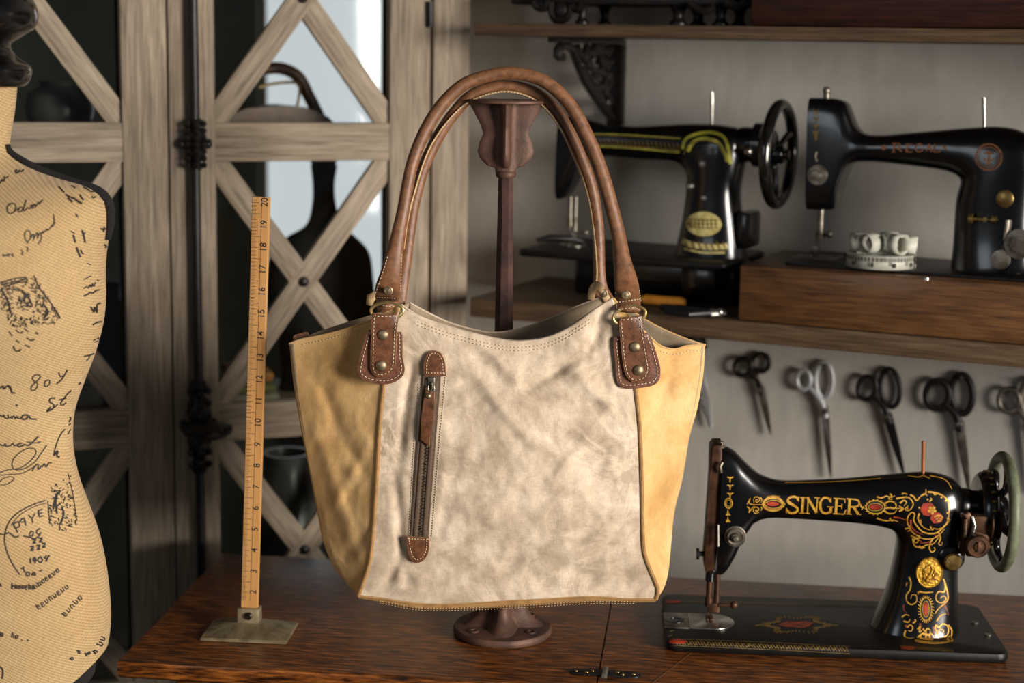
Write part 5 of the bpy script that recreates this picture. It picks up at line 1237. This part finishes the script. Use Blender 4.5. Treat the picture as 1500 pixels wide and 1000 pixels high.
def machine_regal():
    x0 = FS.px(1084, 390, .006).x; fr = Fr(FS.world((x0, .006, 0)), FS.yaw)
    t = thing('sewing_machine', 'black sewing machine with faint orange lettering on a worn wooden base, on the shelf', 'sewing machine', fr)
    bh = .0725
    q = MB(); q.bx((0, 0, .0006), (.44, .195, bh), .0025); q.build('wooden_base', 'box', t)
    dm = .105; bt = bh+.004
    fm = fr
    L = lambda x, y, d=0: fm.px(x, y, d+dm)
    xa = L(1176, 380, 0).x-.005
    q = slab(xa, .43, dm-.075, dm+.08, .01, bh+.0002, bt, .001); bed = q.build('bed', 'japan_old', t)
    E_ = 2.6
    rg = [((1536,402),(1390,404),.048,2.4),((1530,392),(1393,392),.042,2.4),((1524,360),(1397,360),.037,E_),((1522,320),(1399,325),.035,E_),((1524,280),(1402,290),.035,E_),((1526,235),(1408,266),.035,E_),((1516,204),(1402,257),.034,E_),((1492,190),(1390,252),.032,2.4),((1462,185),(1372,248),.030,2.3),
          ((1430,186),(1350,245),.028,2.2),((1380,190),(1320,241),.026,2.2),((1330,194),(1292,238),.025,2.2),((1292,197),(1268,237),.025,2.3),((1268,195),(1250,240),.026,2.5),((1256,184),(1240,256),.026,2.9),((1248,165),(1232,282),.026,3.4),((1240,150),(1225,304),.026,4),((1222,144),(1208,307),.026,4.5),((1190,143),(1186,306),.025,5)]
    R = body_loft(fr, rg, 32, 5, dm)
    for r in R:
        for p in r: p.y += 0
    for r in R:
        for p in r: p.y = p.y if abs(p.y) > 1 else p.y
    q = MB(); q.rings(R); bd = q.build('arm', 'japan', t, sharp=55)
    q = MB(); a = L(1203,306); q.cyl(a, (a.x, dm, L(1203,340).z), .0042); q.cyl((a.x, dm, L(1203,338).z), (a.x, dm, L(1203,352).z), .006); q.cyl((a.x-.002, dm, L(1203,350).z), (a.x-.002, dm, bt+.012), .0032); q.cyl((a.x, dm, L(1203,342).z), (a.x+.012, dm-.004, L(1203,342).z), .003); q.ball((a.x+.014, dm-.004, L(1203,342).z), .005, 10); q.build('needle_bar', 'steel_dull', t)
    q = MB(); q.box((a.x-.004, dm-.002, bt+.010), (.012,.008,.012), .001); q.box((a.x-.007, dm-.004, bt+.0025), (.006,.02,.003), .001); q.build('presser_foot', 'steel_dull', t)
    q = MB(); q.bx((a.x-.03, dm-.025, bt+.0002), (a.x+.028, dm+.02, bt+.0012), .0004); q.build('slide_plate', 'steel_dull', t)
    q = MB(); q.cyl(L(1211,146), L(1211,134), .0045); q.ball(L(1211,133), .0055, 12); q.build('presser_screw', 'steel_dull', t)
    q = MB(); c = L(1198,256,-.026); q.lathe([(.013,0),(.0135,.002),(.010,.003),(.0125,.005),(.012,.008),(.007,.008),(.006,.014),(0,.015)], c, (0,-1,0), 28); q.build('tension_dial', 'steel_dull', t)
    q = MB(); c = L(1196,236,-.027); q.tube([c, c+V((-.001,-.004,.006)), c+V((0,-.002,.012))], .0016, 8); q.build('thread_guide', 'steel_dull', t)
    q = MB(); q.cyl(L(1442,190), L(1441,143), .0024); q.build('spool_pin', 'steel', t)
    SF = Surf([bd], fr)
    W3 = lambda Ls: [(1080+x/2.38, 100+y/2.38) for x, y in Ls]
    S = []
    s_ = lambda Ls, w=2.6: S.append((W3(Ls), w))
    s_([(548,264),(545,290)]); s_([(540,263),(560,262),(570,268),(562,276),(548,277)],1.6); s_([(558,277),(574,290)]); s_([(538,291),(552,291)],1.1)
    s_([(592,264),(590,291)]); s_([(588,264),(612,265)],1.5); s_([(590,277),(604,277)],1.4); s_([(588,291),(612,291)],1.5)
    s_([(646,270),(636,264),(624,270),(622,282),(632,291),(646,286),(646,279)],1.9); s_([(638,279),(650,279)],1.1)
    s_([(658,291),(668,264)],1.5); s_([(668,264),(678,291)]); s_([(661,282),(674,282)],1.2)
    s_([(688,266),(686,291)]); s_([(684,291),(706,291),(708,285)],1.5)
    s_([(503,276),(512,270),(512,284),(503,276)],2.6); s_([(516,277),(524,277)],2); s_([(716,276),(728,270),(722,277),(730,284)],2.2)
    c = W3([(877,310)])[0]
    S += [([(c[0]+19*math.cos(2*PI*k/30), c[1]+19*math.sin(2*PI*k/30)) for k in range(31)], 2.6), ([(c[0]+15*math.cos(2*PI*k/30), c[1]+15*math.sin(2*PI*k/30)) for k in range(31)], 1.2)]
    S += [([(c[0], c[1]-10), (c[0], c[1]+11)], 3.2), ([(c[0]-7, c[1]-6), (c[0]+7, c[1]-6)], 2.4), ([(c[0]-8, c[1]+2), (c[0], c[1]+5), (c[0]+8, c[1]+2)], 2.2), ([(c[0]-5, c[1]+10), (c[0]+5, c[1]+10)], 2)]
    strokes(SF, S, off=.0005, step=1.4).build('lettering', 'orange_dim', t, sharp=0)
    S = []
    for y, w in ((166,4),(176,3),(186,5),(196,7),(202,4)): S.append(([(1194.5, y-3.5), (1195.5, y), (1195, y+3.5)], w, w*.6))
    for y in (160,171,181,191): S.append(([(1191,y),(1195,y+4),(1200,y)], 1.5))
    strokes(SF, S, off=.0005, step=1.4).build('head_decal', 'gold_dim', t, sharp=0)
    q = MB(); p, n = SF.hit(1472, 291); q.lathe([(.011,-.001),(.011,.0022),(.010,.003),(0,.0032)], p, (0,-1,0), 26); q.build('brass_disc', 'brass', t)
    q = MB(); p, n = SF.hit(1440, 320)
    q.cyl(p+V((-.013,-.010,0)), p+V((.020,-.010,0)), .0022); q.cyl(p+V((-.016,-.010,0)), p+V((-.011,-.010,0)), .006); q.cyl(p+V((.012,-.010,0)), p+V((.018,-.010,0)), .005); q.cyl(p+V((.004,.002,0)), p+V((.004,-.012,0)), .003)
    q.build('thread_stud', 'brass', t)
    q = MB(); z = lambda x, y: fr.px(x, y, dm-.055)
    q.tube([z(1478,322), z(1474,352)], [(.005,.002)]*2, 8); q.tube([z(1476,350), z(1466,372)], .0025, 8); q.lathe([(.012,0),(.012,.003),(.006,.004),(0,.004)], z(1466,380), (0,-1,0), 20)
    q.lathe([(.018,0),(.0185,.004),(.010,.005),(.010,.007),(.004,.008),(0,.008)], z(1494,357), (0,-1,0), 28); q.cyl(z(1494,357), z(1494,357)+V((0,.03,0)), .005); q.cyl(z(1476,350), z(1476,350)+V((0,.028,0)), .003)
    q.build('bobbin_winder', 'steel_dull', t)
    # handwheel beyond the frame
    wc = L(1560, 250); handwheel(t, (wc.x+.02, dm, wc.z), .066, .0085, 'japan', 'japan', .014)
    q = MB(); q.cyl((wc.x-.02, dm, wc.z), (wc.x+.012, dm, wc.z), .02); q.build('shaft_bushing', 'japan', t)
    q = MB(); c = fr.pz(1357, 410, bt); q.lathe([(.004,0),(.0035,.003),(0,.0035)], (c.x, c.y, bt), n=12); q.build('bed_screw', 'steel', t)
    return fr, bt, dm
RG, RBT, RDM = machine_regal()
# ---------------------------------------------------------------- measuring tape coil
def tape():
    p = onz(1289, 390, RG.o.z+RBT); fr = Fr((p.x, p.y, RG.o.z+RBT+.0003), RG.yaw)
    t = thing('measuring_tape', 'white measuring tape coiled on the wooden base of a black sewing machine', 'measuring tape', fr)
    L = fr.px; r = (L(1340,380).x-L(1238,380).x)/2
    q = MB(); n = 220; turns = 7
    def strip(mb, fn, n, w, th=.0005):
        prev = None
        for k in range(n+1):
            p, up = fn(k/n); p = V(p); up = V(up).normalized()*w/2
            cur = [mb.bm.verts.new(p-up), mb.bm.verts.new(p+up)]
            if prev: mb._f((prev[0], cur[0], cur[1], prev[1]))
            prev = cur
    h_ = .0165
    strip(q, lambda f: ((( r*(1-.30*f))*math.cos(2*PI*turns*f), (r*(1-.30*f))*math.sin(2*PI*turns*f)*.98, h_/2), (0,0,1)), n, h_)
    o = q.build('tape_coil', 'tape', t, sharp=0); m_ = o.modifiers.new('t', 'SOLIDIFY'); m_.thickness = .0006
    q = MB()
    for cx, cy, rr, ph in ((-.030,0,.013,.2),(-.012,-.012,.014,1.0),(.008,.006,.015,.5),(.022,-.008,.0145,-.3),(-.004,.014,.013,.9),(.032,.010,.0125,.1)):
        ax = V((math.cos(ph), math.sin(ph), 0)); sd = V((-math.sin(ph), math.cos(ph), 0))
        strip(q, lambda f: (V((cx*1.05, cy, h_+rr*.95))+sd*rr*math.cos(2*PI*f*1.35)+V((0,0,1))*rr*math.sin(2*PI*f*1.35)*.9+ax*.006*(f-.5), ax), 40, .015)
    o = q.build('tape_loops', 'tape', t, sharp=0); m_ = o.modifiers.new('t', 'SOLIDIFY'); m_.thickness = .0006
    q = MB()
    for k in range(60):
        a = 2*PI*k/60; hh = .005 if k % 5 else .010; c = V((math.cos(a), math.sin(a)*.98, 0))*(r+.0006)
        q.box((c.x, c.y, h_-.001-hh/2), (.0006, .0012, hh), 0, rz=a)
    for k in range(10):
        a = 2*PI*(k+.5)/10; c = V((math.cos(a), math.sin(a)*.98, 0))*(r+.0006); q.box((c.x, c.y, .006), (.0006, .003, .0055), 0, rz=a)
    q.build('tape_markings', 'ink', t)
tape()
# ---------------------------------------------------------------- tools on the shelf
def tools():
    def flatfr(x, y, dz=.0008): p = onz(x, y, ZM); return Fr((p.x, p.y, ZM+dz), FS.yaw)
    fr = flatfr(968, 441); t = thing('screwdriver', 'small tool with orange-yellow handle lying on the middle shelf', 'tool', fr)
    MT['amber'] = simple('amber_handle', (214,150,50), (176,110,34), 40, rough=.4); MT['black_pl'] = simple('black_plastic', (20,20,22), (30,30,32), 40, rough=.35)
    q = MB(); A = fr.pz(940, 438, .008); B = fr.pz(1004, 443, .008); q.tube([A, A.lerp(B,.1), A.lerp(B,.5), A.lerp(B,.9), B], [.005,.0072,.0068,.0072,.004], 14); q.build('tool_handle', 'amber', t)
    q = MB(); C2 = fr.pz(905, 434, .008); q.cyl(A, C2, .0026); q.build('shaft', 'steel_dull', t)
    fr = flatfr(1030, 456); t = thing('snips', 'black handled snips with a bright tip lying below the orange tool', 'snips', fr)
    q = MB(); A = fr.pz(968, 449, .006); B = fr.pz(1040, 458, .006); q.tube([A, A.lerp(B,.4), B], [.004,.006,.005], 12); q.tube([fr.pz(975,456,.005), fr.pz(1010,461,.005), B], .0045, 10); q.build('snips_handle', 'black_pl', t)
    q = MB(); C2 = fr.pz(1064, 457, .006); q.tube([B, C2], [(.004,.006),(.002,.004)], 10); q.ball(B.lerp(C2,.6), .006, 10); q.build('tip', 'steel', t)
tools()
# ================================================================== scissors on the wall
def scissors(idx, label, loopL, loopR, piv, tip, mh, mb_, tub=.0034, wb=.008, shank=None):
    """loops: (cx, cy, rx, ry, rot) in the plane of the wall"""
    o = FS.px(piv[0], piv[1], WD); fr = Fr(FS.world((o.x, WD, o.z)), FS.yaw)
    t = thing('scissors', label, 'scissors', fr, 'scissors hanging on the plaster wall')
    L = lambda x, y, d=-.008: fr.px(x, y, d)
    for k, lp in enumerate((loopL, loopR)):
        if not lp: continue
        cx, cy, rx, ry, ro = lp; d = -.007 if k else -.011
        q = MB(); P = [(cx+rx*math.cos(a)*math.cos(ro)-ry*math.sin(a)*math.sin(ro), cy+rx*math.cos(a)*math.sin(ro)+ry*math.sin(a)*math.cos(ro)) for a in [2*PI*j/32 for j in range(32)]]
        q.tube([L(x, y, d) for x, y in P], [(tub*.9, tub*1.15)]*32, 10, closed=True, up=(0,1,0))
        # shank from the loop to the pivot
        s0 = (cx+(rx*.75 if k == 0 else -rx*.5), cy+ry*.72); mid = ((s0[0]*.45+piv[0]*.55)+(3 if k == 0 else -3), s0[1]*.5+piv[1]*.5)
        sm = cr([s0, mid, piv, (piv[0]*.9+tip[0]*.1, piv[1]*.9+tip[1]*.1)], 5); q.tube([L(x, y, d) for x, y in sm], [(tub*.8, tub*1.1+.001*j/len(sm)) for j in range(len(sm))], 10, up=(0,1,0))
        q.build('finger_loop', mh, t, sharp=0)
    for k, s_ in enumerate((-1, 1)):
        q = MB(); a = V((piv[0], piv[1], 0)); b_ = V((tip[0], tip[1], 0)); dr = (b_-a).normalized(); nn = V((-dr.y, dr.x, 0)); wpx = wb/.00098/2
        st = a-dr*8
        pts = [st-nn*wpx*.8, st+nn*wpx*.8, a+nn*wpx, a+(b_-a)*.5+nn*wpx*.8, b_+nn*wpx*.12, b_-nn*wpx*.12, a+(b_-a)*.5-nn*wpx*.8, a-nn*wpx]
        off = s_*1.2
        d = -.009 if k else -.012
        q.prism([L(p.x+nn.x*off, p.y+nn.y*off, d) for p in pts], (0, .0022, 0), .0005); q.build('blade', mb_, t)
    q = MB(); p = L(piv[0], piv[1], -.012); q.lathe([(.0048,0),(.0048,.0015),(.003,.0026),(0,.0026)], p, (0,-1,0), 16); q.build('pivot_screw', 'steel', t)
    lp = loopR or loopL; hx, hy = lp[0], lp[1]-lp[3]+tub/.00098*1.2+1.2; q = MB(); q.cyl(L(hx, hy, -.018), L(hx, hy, .0), .0016); q.lathe([(.003,0),(.003,.001),(0,.0013)], L(hx, hy, -.018), (0,-1,0), 12); q.build('nail', 'steel_dull', t)
MT['bronze'] = simple('dark_bronze_handles', (60,50,42), (34,29,25), 60, rough=.35, metal=.7)
scissors(0, 'steel scissors mostly hidden behind the tote bag, only blades showing', (1002,505,11,13,0), (1020,503,12,13,0), (1022,545), (1041,626), 'bronze', 'satin', wb=.015)
scissors(1, 'small dark bronze scissors, nearest to the tote bag of those fully seen', (1088,537,12,13,.3), (1114,531,12.5,13,0), (1115,572), (1129,637), 'bronze', 'steel_dull', wb=.008)
scissors(2, 'bright nickel scissors with long slender blades, left of the black pairs', (1177,556,10,14,0), (1207,557,12.5,27,0), (1208,602), (1217,700), 'satin', 'steel', .0034, .009)
scissors(3, 'all black scissors with worn loops, between nickel and steel-bladed pairs', (1270,568,13,17,.2), (1304,568,14,28,-.1), (1301,612), (1324,696), 'black', 'black', .0034, .011)
scissors(4, 'black scissors with thick round loops and steel blades, hanging above the green-rimmed wheel', (1373,578,17,21,.1), (1409,577,15.5,29,-.05), (1405,622), (1420,724), 'black', 'steel_dull', .0042, .012)
scissors(5, 'silver scissors cut off by the right edge of the photo', (1478,586,15,17,0), (1510,583,15,28,0), (1504,622), (1516,724), 'steel_dull', 'steel_dull', .0032, .010)
# ================================================================== light
def area(name, loc, target, size, power, color, sy=None, spread=180):
    l = bpy.data.lights.new(name, 'AREA'); l.energy = power; l.color = color; l.size = size; l.spread = math.radians(spread)
    if sy: l.shape = 'RECTANGLE'; l.size_y = sy
    o = bpy.data.objects.new(name, l); COL.objects.link(o); o.location = loc
    o.rotation_euler = (V(target)-V(loc)).to_track_quat('-Z', 'Y').to_euler(); return o
area('window_daylight', (2.2, -.20, 1.42), (-0.20, 1.9, .98), 1.05, 18.0, (1,.94,.875), 1.15, 52)
area('left_window_daylight', (-1.9, -.6, 1.9), (0, 2.0, 1.0), .8, 2.2, (.85,.93,1), 1.0, 100)
w = bpy.data.worlds.new('world'); sc.world = w; w.use_nodes = True
w.node_tree.nodes['Background'].inputs[0].default_value = (.55,.6,.7,1); w.node_tree.nodes['Background'].inputs[1].default_value = .10
sc.view_settings.view_transform = 'Standard'; sc.view_settings.look = 'None'; sc.view_settings.gamma = 1; sc.view_settings.exposure = 0.0; sc.view_settings.use_curve_mapping = False
sc.cycles.use_denoising = True; sc.cycles.max_bounces = 8; sc.cycles.transparent_max_bounces = 12
